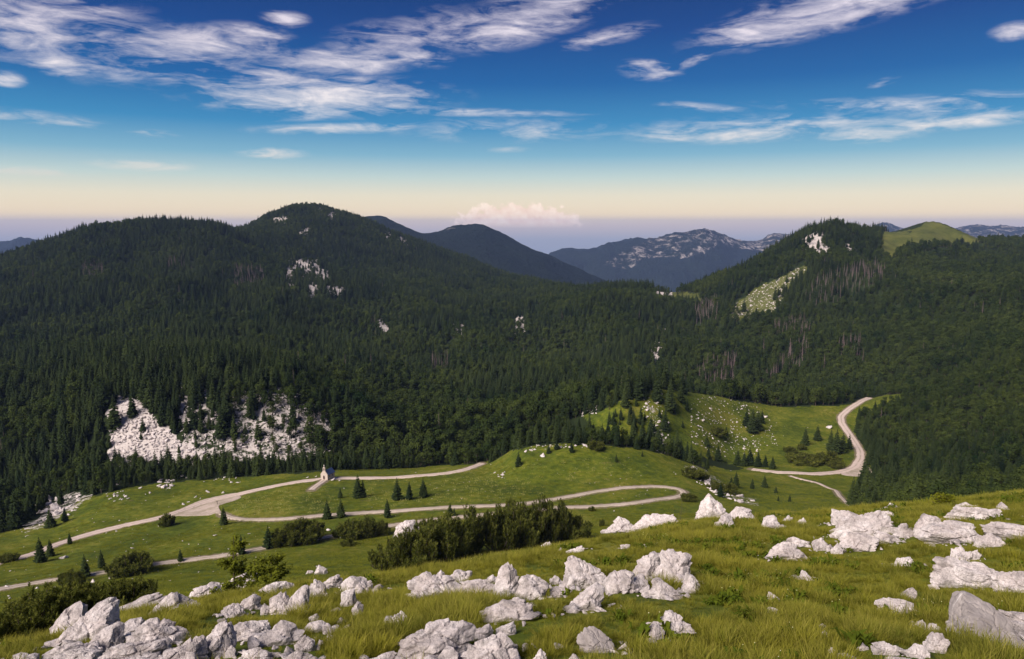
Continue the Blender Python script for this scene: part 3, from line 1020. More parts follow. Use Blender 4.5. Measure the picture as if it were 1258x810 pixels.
def crown_geo(seed, H=12.0, R=4.0, leaves=620, size=0.62, base=0.22, lobes=13):
    rg = random.Random(seed)
    L = []
    for i in range(lobes):
        a = rg.uniform(0, 6.28)
        f = rg.uniform(0, 1)
        rr = R * 0.62 * math.sqrt(rg.random()) * (1 - 0.55 * f)
        L.append((math.cos(a) * rr, math.sin(a) * rr, H * (base + 0.12 + f * (0.78 - base)), R * rg.uniform(0.34, 0.52)))
    V, Fc = [], []
    for i in range(leaves):
        cx, cy, cz, cr = L[i % lobes]
        d = Vector((rg.gauss(0, 1), rg.gauss(0, 1), rg.gauss(0.25, 1))).normalized()
        p = Vector((cx, cy, cz)) + d * cr * rg.uniform(0.72, 1.08)
        nrm = (d + Vector((rg.uniform(-.7, .7), rg.uniform(-.7, .7), rg.uniform(-.3, .8)))).normalized()
        t1 = nrm.cross(Vector((rg.uniform(-1, 1), rg.uniform(-1, 1), rg.uniform(-1, 1)))).normalized()
        t2 = nrm.cross(t1)
        s = size * rg.uniform(0.6, 1.25)
        b = len(V)
        V += [tuple(p + t1 * s * .6), tuple(p + t2 * s * .45 + nrm * s * .1), tuple(p - t1 * s * .6), tuple(p - t2 * s * .45 - nrm * s * .12)]
        Fc.append((b, b + 1, b + 2, b + 3))
    return V, Fc


def join_geo(parts):
    V, Fc, mi = [], [], []
    for k, (v, f) in enumerate(parts):
        b = len(V)
        V += v
        Fc += [tuple(i + b for i in q) for q in f]
        mi += [k] * len(f)
    return V, Fc, mi


def branch_tube(p0, p1, r0, r1, n=5):
    p0, p1 = Vector(p0), Vector(p1)
    d = (p1 - p0).normalized()
    s = d.orthogonal().normalized()
    t = d.cross(s)
    V = []
    for p, r in ((p0, r0), (p1, r1)):
        for i in range(n):
            a = 2 * math.pi * i / n
            V.append(tuple(p + (s * math.cos(a) + t * math.sin(a)) * r))
    return V, [(i, (i + 1) % n, n + (i + 1) % n, n + i) for i in range(n)]


SPRUCE, BEECH, DEADS = [], [], []
for k in range(5):
    cv = spruce_geo(100 + k, 10.0, [1.75, 1.5, 2.05, 1.65, 1.9][k], [24, 26, 22, 25, 23][k], [0.08, 0.12, 0.06, 0.16, 0.10][k], [0.05, 0.08, 0.03, 0.10, 0.04][k])
    tv = cone_trunk(9.4, 0.17, 0.02, 6, 2)
    v, f, mi = join_geo([tv, cv])
    SPRUCE.append((mesh_from('spruce_trunk', *tv, [M_BARK]), mesh_from('spruce_crown', *cv, [M_SPRUCE]), mesh_from('spruce', v, f, [M_BARK, M_SPRUCE], fmat=mi)))
for k in range(4):
    cv = crown_geo(200 + k, 12.0, [4.0, 3.4, 4.4, 3.7][k], 620, 0.72, 0.16)
    tv = join_geo([cone_trunk(8.5, 0.26, 0.06, 6, 3, 0.3), branch_tube((0.02, 0, 3), (1.6, .8, 7), .10, .03), branch_tube((0.02, 0, 3.6), (-1.5, .6, 7.4), .10, .03), branch_tube((0.1, 0, 4.4), (.3, -1.8, 8), .09, .03)])[:2]
    v, f, mi = join_geo([tv, cv])
    BEECH.append((mesh_from('beech_trunk', *tv, [M_BARK]), mesh_from('beech_crown', *cv, [M_BEECH]), mesh_from('beech', v, f, [M_BARK, M_BEECH], fmat=mi)))
for k in range(3):
    rg = random.Random(300 + k)
    tv = cone_trunk(10.0, 0.2, 0.03, 6, 3)
    bs = []
    for i in range(34):
        z = rg.uniform(2.0, 9.4)
        a = rg.uniform(0, 6.28)
        r = (10.4 - z) * 0.14 * rg.uniform(.6, 1.2)
        bs.append(branch_tube((0, 0, z), (math.cos(a) * r, math.sin(a) * r, z - r * .35), .06, .03, 3))
    bv = join_geo(bs)[:2]
    v, f, mi = join_geo([tv, bv])
    DEADS.append((mesh_from('snag_trunk', *tv, [M_DEAD]), mesh_from('snag_branch', *bv, [M_DEAD]), mesh_from('snag', v, f, [M_DEAD, M_DEAD], fmat=mi)))


def mugo_geo(seed, R=1.3, H=2.4, stems=15, shoots=34, needles=11, nl=0.13, nw=0.024):
    """dwarf pine: upswept stems set with brushes of needles"""
    rg = random.Random(seed)
    SV, SF = [], []
    V, Fc, tip = [], [], []
    for s in range(stems):
        a = rg.uniform(0, 6.28)
        rr = R * math.sqrt(rg.random())
        h = H * (1 - 0.45 * (rr / R) ** 2) * rg.uniform(0.72, 1.08)
        b0 = Vector((math.cos(a) * rr * .3, math.sin(a) * rr * .3, -0.1))
        b1 = Vector((math.cos(a) * rr * .95, math.sin(a) * rr * .95, h * .42))
        b2 = Vector((math.cos(a) * rr * 1.05, math.sin(a) * rr * 1.05, h))
        v, f = join_geo([branch_tube(b0, b1, .05, .03, 4), branch_tube(b1, b2, .03, .012, 4)])[:2]
        o = len(SV)
        SV += v
        SF += [tuple(i + o for i in q) for q in f]
        for k in range(shoots):
            t = rg.uniform(0.22, 1.0)
            base = b0 * (1 - t) ** 2 + b1 * 2 * t * (1 - t) + b2 * t * t
            sa = rg.uniform(0, 6.28)
            out = (0.10 + 0.46 * (1 - t)) * rg.uniform(0.3, 1.0) * min(1.0, R)
            p = base + Vector((math.cos(sa) * out, math.sin(sa) * out, rg.uniform(-.08, .14)))
            d = Vector((math.cos(sa) * .5, math.sin(sa) * .5, 1.0 + rg.uniform(-.2, .4))).normalized()
            L = rg.uniform(0.13, 0.26)
            light = 1.0 if rg.random() < 0.16 + 0.3 * t * t else rg.uniform(0, .35)
            for q in range(needles):
                ft = q / needles
                c = p + d * L * ft
                x = d.orthogonal().normalized()
                ang = q * 2.4 + rg.uniform(-.4, .4)
                x = Matrix.Rotation(ang, 3, d) @ x
                nd = (x * 0.85 + d * (0.45 + ft)).normalized()
                wv = nd.cross(Vector((rg.uniform(-1, 1), rg.uniform(-1, 1), rg.uniform(-1, 1)))).normalized() * nw
                b = len(V)
                V += [tuple(c - wv), tuple(c + wv), tuple(c + nd * nl * rg.uniform(.8, 1.25))]
                Fc.append((b, b + 1, b + 2))
                tip += [light * .5, light * .5, light]
    return (SV, SF), (V, Fc, tip)


MUGO = []
for k, (R, H, st_, sh) in enumerate([(1.3, 2.5, 30, 60), (1.6, 2.1, 32, 60), (1.0, 3.0, 24, 64), (1.4, 1.6, 26, 56)]):
    s_, c_ = mugo_geo(400 + k, R, H, st_, sh)
    cm_ = mesh_from('pine_crown', c_[0], c_[1], [M_MUGO])
    float_attr(cm_, 'tip', c_[2])
    MUGO.append((mesh_from('pine_stem', *s_, [M_BARK]), cm_, H))


def sapling_geo(seed, H=5.0, R=1.3, leaves=1500, size=0.15):
    rg = random.Random(seed)
    parts = [cone_trunk(H * .9, .07, .015, 5, 3, .2)]
    V, Fc = [], []
    for i in range(26):
        f = rg.uniform(0.16, 0.95)
        a = rg.uniform(0, 6.28)
        r = R * (1 - 0.6 * abs(f - .4)) * rg.uniform(.45, 1.1)
        p0 = Vector((.2 * f * f, 0, H * f * .85))
        p1 = p0 + Vector((math.cos(a) * r, math.sin(a) * r, r * rg.uniform(.35, .8)))
        parts.append(branch_tube(p0, p1, .025, .008, 3))
        for q in range(leaves // 26):
            t = rg.uniform(.25, 1.05)
            c = p0.lerp(p1, t) + Vector((rg.gauss(0, .12), rg.gauss(0, .12), rg.gauss(0, .12)))
            nrm = Vector((rg.gauss(0, .6), rg.gauss(0, .6), 1)).normalized()
            x = nrm.orthogonal().normalized()
            x = Matrix.Rotation(rg.uniform(0, 6.28), 3, nrm) @ x
            y = nrm.cross(x)
            s = size * rg.uniform(.6, 1.2)
            b = len(V)
            V += [tuple(c - x * s * .5), tuple(c + y * s * .35), tuple(c + x * s * .6), tuple(c - y * s * .35)]
            Fc.append((b, b + 1, b + 2, b + 3))
    return join_geo(parts)[:2], (V, Fc)


# ------------------------------------------------------------------ tree things
def plant(name, label, cat, stem_me, crown_me, loc, scale, rz, group=None, stem='trunk', sz=None):
    r = bpy.data.objects.new(name, None)
    r.empty_display_size = 0.5
    COL.objects.link(r)
    r.location = loc
    r.rotation_euler = (0, 0, rz)
    r.scale = (scale, scale, scale if sz is None else sz)
    tag(r, label, cat, group)
    obj(stem, stem_me, r)
    obj('crown', crown_me, r)
    return r


used_spots = []      # (x, y, radius) kept free of wood scatter


def px_size(Y, px):
    return px * Y / F_PX * 1.02


def meadow_spruce(u, v, hpx, label, group=None, wide=1.0, ymin=100.0):
    x, y, z = hit(u, v, ymin)
    h = px_size(y, hpx)
    k = random.randrange(5)
    s = h / 10.0
    r = plant('spruce_tree', label, 'spruce', SPRUCE[k][0], SPRUCE[k][1], (x, y, z - 0.15), s * 1.55 * wide, random.uniform(0, 6.28), group, sz=s)
    used_spots.append((x, y, 2.0))
    return r


def bush(u, v, hpx, label, group=None, wide=1.0, ymin=100.0, k=None, name='dwarf_pine', cat='shrub'):
    x, y, z = hit(u, v, ymin)
    h = px_size(y, hpx)
    k = random.randrange(4) if k is None else k
    s = h / MUGO[k][2]
    r = plant(name, label, cat, MUGO[k][0], MUGO[k][1], (x, y, z - 0.1), s * wide, random.uniform(0, 6.28), group, 'stem', sz=s)
    used_spots.append((x, y, 1.5))
    return r


g = 'small spruces on the open meadow'
S = [
    (62, 648, 27, 'slender spruce below the white rocks at the forest corner'), (80, 641, 20, 'short spruce right under the white rocks at the forest corner'),
    (275, 645, 26, 'lone dark spruce at the edge of the gravel parking apron'), (50, 691, 35, 'tall full spruce between the two gravel tracks, taller of a close pair'),
    (62, 684, 25, 'shorter spruce of the close pair between the two gravel tracks'), (86, 669, 17, 'small spruce beside the bare verge of the upper road'),
    (105, 710, 33, 'pointed spruce beside the lower gravel track near round shrubs'), (125, 698, 26, 'stout spruce just above the lower gravel track'),
    (222, 690, 18, 'thin little spruce standing at the lower gravel track'), (330, 673, 31, 'pointed spruce at the end of the dark round thicket'),
    (297, 681, 27, 'dark spruce behind the pale leafy sapling'), (402, 638, 27, 'first spruce of the row under the chapel meadow, by the loop track'),
    (419, 636, 26, 'second spruce of the row under the chapel meadow'), (418, 612, 15, 'squat dark spruce on the meadow below the chapel'),
    (440, 612, 32, 'tall dark spruce to the side of the chapel'), (446, 611, 24, 'lower spruce leaning against the tall one by the chapel'),
    (476, 636, 26, 'lone conical spruce on the edge of the loop track'), (488, 614, 30, 'tallest of three spruces on the flowery meadow'),
    (503, 614, 25, 'middle one of three spruces on the flowery meadow'), (520, 611, 26, 'outer one of three spruces on the flowery meadow'),
    (553, 634, 18, 'small spruce between the two arms of the loop track'), (558, 634, 12, 'tiny spruce between the two arms of the loop track'),
    (637, 573, 20, 'dark spruce on the side of the grassy knoll'), (674, 557, 13, 'small spruce beside a white rock on the knoll top'),
    (684, 552, 14, 'small spruce among white rocks on the knoll top'), (702, 556, 16, 'bushy spruce on the crest of the grassy knoll'),
    (757, 568, 12, 'squat spruce alone on the open knoll'), (789, 561, 8, 'tiny spruce on the grassy knoll'),
    (708, 546, 20, 'slim spruce standing behind the knoll crest'), (782, 552, 16, 'spruce at the wooded end of the knoll'), (799, 550, 30, 'tall dark spruce where the knoll meets the rocky wood'),
    (809, 554, 33, 'tallest dark spruce where the knoll meets the rocky wood'), (836, 562, 25, 'spruce at the foot of the rocky bowl slope'),
    (820, 556, 18, 'low spruce below the rocky bowl slope'), (882, 566, 22, 'spruce among boulders at the foot of the bowl'), (870, 562, 15, 'low spruce among boulders at the foot of the bowl'),
    (906, 572, 22, 'spruce in the clump above the road end'), (914, 573, 20, 'second spruce in the clump above the road end'), (921, 572, 24, 'third spruce in the clump above the road end'),
    (931, 574, 22, 'first of three spruces in a row by the valley road'), (940, 574, 17, 'second of three spruces in a row by the valley road'), (949, 576, 17, 'third of three spruces in a row by the valley road'),
    (989, 547, 24, 'taller of two slim spruces in the grassy hollow'), (1004, 541, 20, 'shorter of two slim spruces in the grassy hollow'),
    (1020, 556, 30, 'spruce in the dark clump inside the road bend'), (1027, 558, 33, 'largest spruce in the dark clump inside the road bend'), (1035, 556, 26, 'outer spruce in the dark clump inside the road bend'), (1043, 552, 20, 'low spruce beside the road bend'),
    (917, 524, 24, 'spruce in the thick clump on the rocky bowl slope'), (924, 532, 32, 'largest spruce in the thick clump on the rocky bowl slope'), (931, 528, 26, 'bushy spruce in the thick clump on the rocky bowl slope'), (936, 520, 18, 'small spruce in the thick clump on the rocky bowl slope'),
    (885, 611, 20, 'spruce on the rocky flank behind the hairpin'), (904, 599, 22, 'spruce halfway down the rocky flank behind the hairpin'), (898, 600, 16, 'small spruce halfway down the rocky flank behind the hairpin'), (924, 601, 15, 'low spruce on the grass flank above the footpath'),
    (939, 599, 17, 'slim spruce on the grass flank above the footpath'), (953, 606, 10, 'tiny spruce on the grass flank above the footpath'), (970, 617, 11, 'tiny lone spruce near the foot of the footpath'), (956, 616, 8, 'tiny dark spruce low on the grass flank'),
    (1075, 503, 12, 'small spruce beside the top of the valley road'), (1084, 503, 14, 'slim spruce beside the top of the valley road'), (1058, 518, 18, 'spruce on the bank of the valley road'), (1068, 520, 20, 'full spruce on the bank of the valley road'),
    (892, 535, 12, 'short spruce among scattered stones in the bowl'), (868, 548, 16, 'spruce at the lower edge of scattered stones in the bowl'), (844, 505, 16, 'spruce on the stony rim of the bowl'),
]
for u, v, h, lab in S:
    meadow_spruce(u, v, h, lab, g)

B = [
    (205, 647, 17, 'round dark shrub beside the upper road near the parking apron', 1.1), (160, 706, 26, 'ragged dark shrub on the lower gravel track', 1.2), (166, 699, 20, 'dark shrub behind the ragged one on the lower track', 1.1),
    (87, 717, 17, 'small round shrub beneath the pointed spruce', 1.0), (95, 723, 21, 'larger round shrub beneath the pointed spruce', 1.0), (10, 690, 10, 'low shrub beside the far end of the upper road', 1.5),
    (344, 672, 24, 'first round shrub of the dark thicket on the meadow', 1.3), (358, 670, 27, 'second round shrub of the dark thicket on the meadow', 1.3), (372, 666, 28, 'highest round shrub of the dark thicket on the meadow', 1.3), (383, 664, 23, 'end shrub of the dark thicket on the meadow', 1.2),
    (414, 660, 11, 'tiny shrub near white stones on the meadow', 1.0), (436, 660, 22, 'first shrub of the low dark clump by the loop track', 1.2), (452, 660, 28, 'middle shrub of the low dark clump by the loop track', 1.3), (470, 658, 20, 'end shrub of the low dark clump by the loop track', 1.3),
    (428, 671, 9, 'flat shrub below the low dark clump', 2.0), (988, 569, 10, 'low spreading shrub in the hollow by the valley road', 2.6), (1004, 569, 11, 'wide low shrub in the middle of the hollow', 2.6), (1018, 567, 12, 'low shrub under the dark spruce clump', 2.2),
    (985, 553, 8, 'small spreading shrub under the two slim spruces', 2.0), (970, 556, 7, 'flat little shrub in the hollow', 2.0), (882, 535, 10, 'low shrub among scattered stones in the bowl', 2.0), (739, 647, 10, 'small shrub below the hairpin road', 1.2),
    (727, 628, 6, 'tiny shrub inside the meadow below the road', 1.4), (878, 602, 12, 'creeping pine along the rocky flank', 2.2), (893, 606, 12, 'long creeping pine along the rocky flank', 2.4), (862, 590, 12, 'creeping pine near the top of the rocky flank', 2.2), (848, 586, 12, 'creeping pine beside the hairpin', 1.6),
    (730, 552, 10, 'bushy shrub on the knoll crest', 1.6), (738, 552, 11, 'second bushy shrub on the knoll crest', 1.4), (1028, 575, 9, 'low shrub by the inner edge of the bend', 1.8), (846, 616, 10, 'small shrub under the hairpin bend', 1.3),
]
for u, v, h, lab, w in B:
    bush(u, v, h, lab, 'low shrubs on the meadow', w)

# dwarf pines on the edge of the near slope
PB = [(482, 700, 46, 0.9, 1, 'spreading dwarf pine at the low end of the pine row'), (502, 704, 60, 0.9, 1, 'bushy dwarf pine next to the low end of the pine row'), (530, 700, 74, 0.95, 0, 'rounded dwarf pine in front of the pale grey meadow rock'),
      (556, 690, 62, 0.9, 1, 'broad low dwarf pine in the middle of the pine row'), (579, 682, 76, 0.72, 2, 'pointed dwarf pine in the middle of the pine row'), (612, 676, 66, 0.85, 0, 'dense dwarf pine beside the pointed one'),
      (638, 672, 62, 0.85, 1, 'dense dwarf pine left of the tall leaders'), (664, 668, 66, 0.8, 0, 'dwarf pine with two open leaders'), (690, 664, 62, 0.66, 2, 'tallest dwarf pine with a single straight top'), (706, 662, 30, 1.0, 3, 'low feathery dwarf pine closing the row'),
      (630, 662, 55, 0.9, 0, 'dwarf pine half hidden behind the row'), (545, 684, 60, 0.9, 3, 'dwarf pine half hidden behind the rounded one')]
for u, v, h, w, k, lab in PB:
    lab = lab.replace(' left of the tall leaders', ' before the tall leaders')
    bush(u, v, h * .88, lab, 'dwarf pines on the edge of the near slope', w * .96, 6.0, k)
HB = [(6, 790, 38), (30, 786, 46), (52, 782, 54), (68, 772, 56), (90, 766, 42), (108, 760, 40), (126, 756, 38), (145, 752, 38), (160, 746, 36), (20, 770, 34), (-20, 795, 40), (-45, 800, 40)]
for i, (u, v, h) in enumerate(HB):
    bush(u, v, h, 'dark dwarf pine in the continuous thicket beyond the boulders', 'dwarf pine thicket beyond the boulders', 1.15, 30.0, (1, 0, 1, 3)[i % 4])

for (u, Y, htop, lab, sd_) in [(283, 52, 648, 'pale leafy sapling rising behind the white boulders', 1), (330, 47, 672, 'shorter leafy sapling rising behind the white boulders', 2), (309, 49, 682, 'smallest leafy sapling between two others behind boulders', 3)]:
    dx, dy, dz = px_dir(u, htop)
    x = Y * dx / dy
    z = float(Hgt(x, Y))
    H = CZ + Y * dz / dy - z
    a_, b_ = sapling_geo(500 + sd_, H, [1.7, 1.35, 0.9][sd_ - 1], 4200 if sd_ == 1 else 2600, 0.20)
    plant('sapling', lab, 'young tree', mesh_from('sapling_trunk', *a_, [M_BARK]), mesh_from('sapling_crown', *b_, [M_SAPLING]), (x, Y, z - 0.05), 1.0, 0)
for (u, v, h, lab) in [(836, 640, 32, 'yellow green herb bush behind the pale boulder pair'), (1152, 619, 18, 'yellow green herb bush on the grassy crest'), (1165, 618, 14, 'smaller yellow green herb bush on the grassy crest')]:
    x, y, z = hit(u, v + 4)
    H = px_size(y, h)
    a_, b_ = sapling_geo(520 + u, H, H * .55, 700, 0.13)
    plant('herb_bush', lab, 'shrub', mesh_from('herb_stem', *a_, [M_BARK]), mesh_from('herb_crown', *b_, [M_HERB]), (x, y, z - 0.05), 1.0, 0, None, 'stem')

# ------------------------------------------------------------------ chapel
M_STONE = mat_plain('chapel_stone', (0.52, 0.43, 0.37, 1), 0.9, 2.5, 0.6, (0.34, 0.28, 0.245, 1))
M_ROOF = mat_plain('slate_roof', (0.040, 0.062, 0.145, 1), 0.6, 1.5, 0.5)
M_DARK = mat_plain('dark_door', (0.05, 0.018, 0.014, 1), 0.7)
M_SILL = mat_plain('pale_stone', (0.60, 0.53, 0.47, 1), 0.9)


def poly_prism(outline, y0, y1):
    n = len(outline)
    V = [(x, y0, z) for x, z in outline] + [(x, y1, z) for x, z in outline]
    Fc = [tuple(range(n)), tuple(range(2 * n - 1, n - 1, -1))]
    Fc += [(i, n + i, n + (i + 1) % n, (i + 1) % n) for i in range(n)]
    return V, Fc


def fix(me):
    bm = bmesh.new()
    bm.from_mesh(me)
    bmesh.ops.recalc_face_normals(bm, faces=bm.faces)
    bm.to_mesh(me)
    bm.free()
    return me


def arch_ring(w, h, t, y0, y1, pointed=1.0, n=7):
    """surround of a pointed arch opening"""
    def arc(ww, hh):
        P = [(-ww / 2, 0), (-ww / 2, hh * .6)]
        for i in range(1, n):
            f = i / n
            P.append((-ww / 2 * math.cos(f * math.pi / 2), hh * .6 + hh * .4 * math.sin(f * math.pi / 2)))
        P.append((0, hh * (1.0 + .03 * pointed)))
        return P + [(-x, z) for x, z in P[-2::-1]]
    inn, out = arc(w, h), arc(w + 2 * t, h + t)
    k = len(inn)
    V, Fc = [], []
    for y in (y0, y1):
        V += [(x, y, z) for x, z in inn] + [(x, y, z) for x, z in out]
    for i in range(k - 1):
        Fc += [(i, i + 1, k + i + 1, k + i), (2 * k + i, 3 * k + i, 3 * k + i + 1, 2 * k + i + 1), (k + i, k + i + 1, 3 * k + i + 1, 3 * k + i), (i, 2 * k + i, 2 * k + i + 1, i + 1)]
    return V, Fc, inn


def box_geo(x0, x1, y0, y1, z0, z1):
    V = [(x, y, z) for z in (z0, z1) for y in (y0, y1) for x in (x0, x1)]
    return V, [(0, 1, 3, 2), (4, 6, 7, 5), (0, 4, 5, 1), (1, 5, 7, 3), (3, 7, 6, 2), (2, 6, 4, 0)]


cx_, cy_, cz_ = hit(397.5, 590.5, 200)
chapel = bpy.data.objects.new('chapel', None)
COL.objects.link(chapel)
chapel.location = (cx_, cy_ + 1.5, cz_ - 0.1)
chapel.rotation_euler = (0, 0, math.radians(-24))
chapel.scale = (1.08, 1.08, 1.08)
tag(chapel, 'small stone chapel with a bell gable and blue roof on the meadow', 'chapel')


def cpart(name, geo, mat, parent=chapel):
    return obj(name, fix(mesh_from(name, geo[0], geo[1], [mat])), parent)


cpart('wall', poly_prism([(-1.7, -0.6), (1.7, -0.6), (1.7, 2.3), (0.0, 3.75), (-1.7, 2.3)], 0.25, 5.0), M_STONE)
cpart('gable', poly_prism([(-1.85, -0.6), (1.85, -0.6), (1.85, 2.45), (0.62, 3.85), (0.62, 4.0), (-0.62, 4.0), (-0.62, 3.85), (-1.85, 2.45)], -0.12, 0.27), M_STONE)
bc = cpart('belfry', join_geo([box_geo(-0.60, -0.30, -0.10, 0.25, 4.0, 5.15), box_geo(0.30, 0.60, -0.10, 0.25, 4.0, 5.15), poly_prism([(-0.62, 5.15), (0.62, 5.15), (0.45, 5.55), (0.0, 5.95), (-0.45, 5.55)], -0.12, 0.27)])[:2], M_STONE)
cpart('bell', join_geo([([(math.cos(a * .785) * r, .07 + math.sin(a * .785) * r, z) for r, z in ((.2, 4.45), (.13, 4.62), (.10, 4.82), (.03, 4.9)) for a in range(8)],
                        [(k * 8 + i, k * 8 + (i + 1) % 8, k * 8 + 8 + (i + 1) % 8, k * 8 + 8 + i) for k in range(3) for i in range(8)]), box_geo(-.02, .02, .05, .09, 4.88, 5.16)])[:2], M_DARK, bc)
cpart('cross', join_geo([box_geo(-0.07, 0.07, 0.0, 0.14, 5.9, 6.75), box_geo(-0.26, 0.26, 0.003, 0.137, 6.34, 6.48)])[:2], M_SILL)
roof = bpy.data.objects.new('roof', None)
for s in (-1, 1):
    V = [(s * 2.0, 0.30, 2.12), (s * 2.0, 5.25, 2.12), (0.0, 5.25, 3.92), (0.0, 0.30, 3.92)]
    V += [(x, y, z + 0.13) for x, y, z in V]
    cpart('roof_slope', (V, [(0, 1, 2, 3), (4, 5, 6, 7), (0, 1, 5, 4), (1, 2, 6, 5), (2, 3, 7, 6), (3, 0, 4, 7)]), M_ROOF)
bpy.data.objects.remove(roof)
ar = arch_ring(1.0, 2.0, 0.22, -0.22, -0.121)
dr = cpart('door', (lambda P: poly_prism(P, -0.16, -0.123))(ar[2]), M_DARK)
cpart('door_surround', ar[:2], M_SILL, dr)
for yy in (1.6, 3.4):
    w = cpart('window', box_geo(1.70, 1.73, yy - .25, yy + .25, 0.95, 1.85), M_DARK)
    cpart('sill', box_geo(1.70, 1.82, yy - .35, yy + .35, 0.85, 0.95), M_SILL, w)
for k in range(3):
    cpart('step', box_geo(-1.0 - .2 * k, 1.0 + .2 * k, -0.5 - .45 * k, -0.121 - .45 * (k - 1) if k else -0.121, -0.9, 0.02 - .17 * k), M_SILL)
used_spots.append((cx_, cy_ + 3, 6))

px0, py0, pz0 = hit(267, 620, 200)
post = bpy.data.objects.new('marker_post', None)
COL.objects.link(post)
post.location = (px0, py0, pz0)
tag(post, 'small wooden marker post standing on the gravel parking apron', 'post')
obj('shaft', mesh_from('post_shaft', *cone_trunk(1.5, .11, .09, 6, 2), [M_BARK]), post)
obj('plaque', fix(mesh_from('post_plaque', *box_geo(-.28, .28, -.16, -.11, 1.05, 1.5), [M_DEAD])), post)

# ------------------------------------------------------------------ boulders of the near slope
_bm = bmesh.new()
bmesh.ops.create_icosphere(_bm, subdivisions=5, radius=1.0)
ICO5_V = np.array([v.co[:] for v in _bm.verts])
ICO5_F = [[v.index for v in f.verts] for f in _bm.faces]
_bm.free()
_bm = bmesh.new()
bmesh.ops.create_icosphere(_bm, subdivisions=4, radius=1.0)
ICO4_V = np.array([v.co[:] for v in _bm.verts])
ICO4_F = [[v.index for v in f.verts] for f in _bm.faces]
_bm.free()
_bm = bmesh.new()
bmesh.ops.create_icosphere(_bm, subdivisions=3, radius=1.0)
ICO3_V = np.array([v.co[:] for v in _bm.verts])
ICO3_F = [[v.index for v in f.verts] for f in _bm.faces]
_bm.free()


def hull_planes(P):
    bm = bmesh.new()
    for p in P:
        bm.verts.new(p)
    r = bmesh.ops.convex_hull(bm, input=bm.verts)
    bm.normal_update()
    pl = []
    for f in bm.faces:
        if f.calc_area() > 1e-9:
            pl.append((*f.normal, f.normal.dot(f.verts[0].co)))
    bm.free()
    return np.array(pl)


def weather(V, seed, rough, layers=0.0):
    """fracture and wear a unit-sized block: blocks that stand proud or lie back, grooves between them"""
    rs = np.random.default_rng(seed)
    off = rs.uniform(-50, 50, 3)
    n = fbm3(V * 1.2 + off, 3, seed, 0.5)
    warp = V + 0.22 * np.stack([fbm3(V * 2.2 + off + k * 9, 2, seed + k) for k in range(3)], 1)
    nc = 18
    cells = rs.normal(size=(nc, 3))
    cells /= np.linalg.norm(cells, axis=1)[:, None]
    cells *= rs.uniform(.6, 1.0, (nc, 1))
    dist = np.linalg.norm(warp[:, None, :] - cells[None], axis=2)
    oi = np.argsort(dist, axis=1)
    d0, d1 = np.take_along_axis(dist, oi[:, :1], 1)[:, 0], np.take_along_axis(dist, oi[:, 1:2], 1)[:, 0]
    lift = rs.uniform(-1, 1, nc)[oi[:, 0]]
    edge = np.clip((d1 - d0) / 0.075, 0, 1)
    fine_ = fbm3(V * 5.5 + off, 4, seed + 80, 0.62)
    # solution grooves running down the faces
    gro = np.abs(fbm3(V * np.array([5.2, 5.2, 1.1]) + off, 2, seed + 120, 0.5))
    k = 1 + rough * 0.9 * n + rough * 1.25 * lift * edge - rough * 2.1 * (1 - edge) ** 1.5 + rough * 1.3 * fine_ - rough * 0.9 * np.clip(1 - gro / 0.06, 0, 1)
    if layers:
        k += layers * np.sign(np.sin(V[:, 2] * 7 + 2.5 * n)) * 0.5
    return V * k[:, None]


def rock_planes(pl, ico, p):
    d = np.maximum(ico @ pl[:, :3].T / pl[:, 3][None, :], 0)
    return ico * ((d ** p).sum(1) ** (-1.0 / p))[:, None]


def hull2d(P):
    P = sorted(map(tuple, P))
    def half(Q):
        o = []
        for q in Q:
            while len(o) > 1 and (o[-1][0] - o[-2][0]) * (q[1] - o[-2][1]) - (o[-1][1] - o[-2][1]) * (q[0] - o[-2][0]) <= 0:
                o.pop()
            o.append(q)
        return o[:-1]
    return np.array(half(P) + half(P[::-1]))


def block_shape(outline, depth, seed, ico, p=30.0, rough=0.08, layers=0.0):
    """angular block: outline (x, z) is its widest section across the y axis, broken faces close it in front and behind"""
    rs = np.random.default_rng(seed)
    O = hull2d(outline)
    c = O.mean(0)
    O = O - c
    half = np.array([np.abs(O[:, 0]).max(), depth * .5, np.abs(O[:, 1]).max()])
    Q = O / half[[0, 2]]
    pl = []
    for i in range(len(Q)):
        e = Q[(i + 1) % len(Q)] - Q[i]
        if np.hypot(*e) < 0.05:
            continue
        nn = np.array([e[1], -e[0]]) / np.hypot(*e)
        dd = nn @ Q[i]
        if dd < 0.05:
            continue
        for s_, a0, a1 in ((-1, .25, 1.15), (1, .12, .8)):
            t_ = rs.uniform(a0, a1)
            v_ = np.array([nn[0], s_ * t_, nn[1]])
            L = np.linalg.norm(v_)
            pl.append([*(v_ / L), dd / L])
    for s_, m_ in ((-1, 3), (1, 2)):
        for _ in range(m_):
            v_ = np.array([rs.uniform(-.6, .6), s_, rs.uniform(-.2, .7)])
            v_ /= np.linalg.norm(v_)
            pl.append([*v_, rs.uniform(.55, .85)])
    V = weather(rock_planes(np.array(pl), ico, p), seed, rough, layers)
    lo, hi = V.min(0), V.max(0)
    ql, qh = Q.min(0), Q.max(0)
    for k, j in ((0, 0), (2, 1)):
        V[:, k] = (V[:, k] - lo[k]) / (hi[k] - lo[k]) * (qh[j] - ql[j]) + ql[j]
    return V * half + np.array([c[0], 0, c[1]])


def rock_shape(P, seed, ico=ICO4_V, p=26.0, rough=0.07, layers=0.0):
    P = np.asarray(P, float)
    P = P - P.mean(0)
    sc = np.abs(P).max(0)
    pl = hull_planes((P / sc).tolist())
    return weather(rock_planes(pl[pl[:, 3] > 1e-3], ico, p), seed, rough, layers) * sc


FOOT_LABEL = []
BOULDER_FOOT = []      # footprints in x, y that grass keeps off


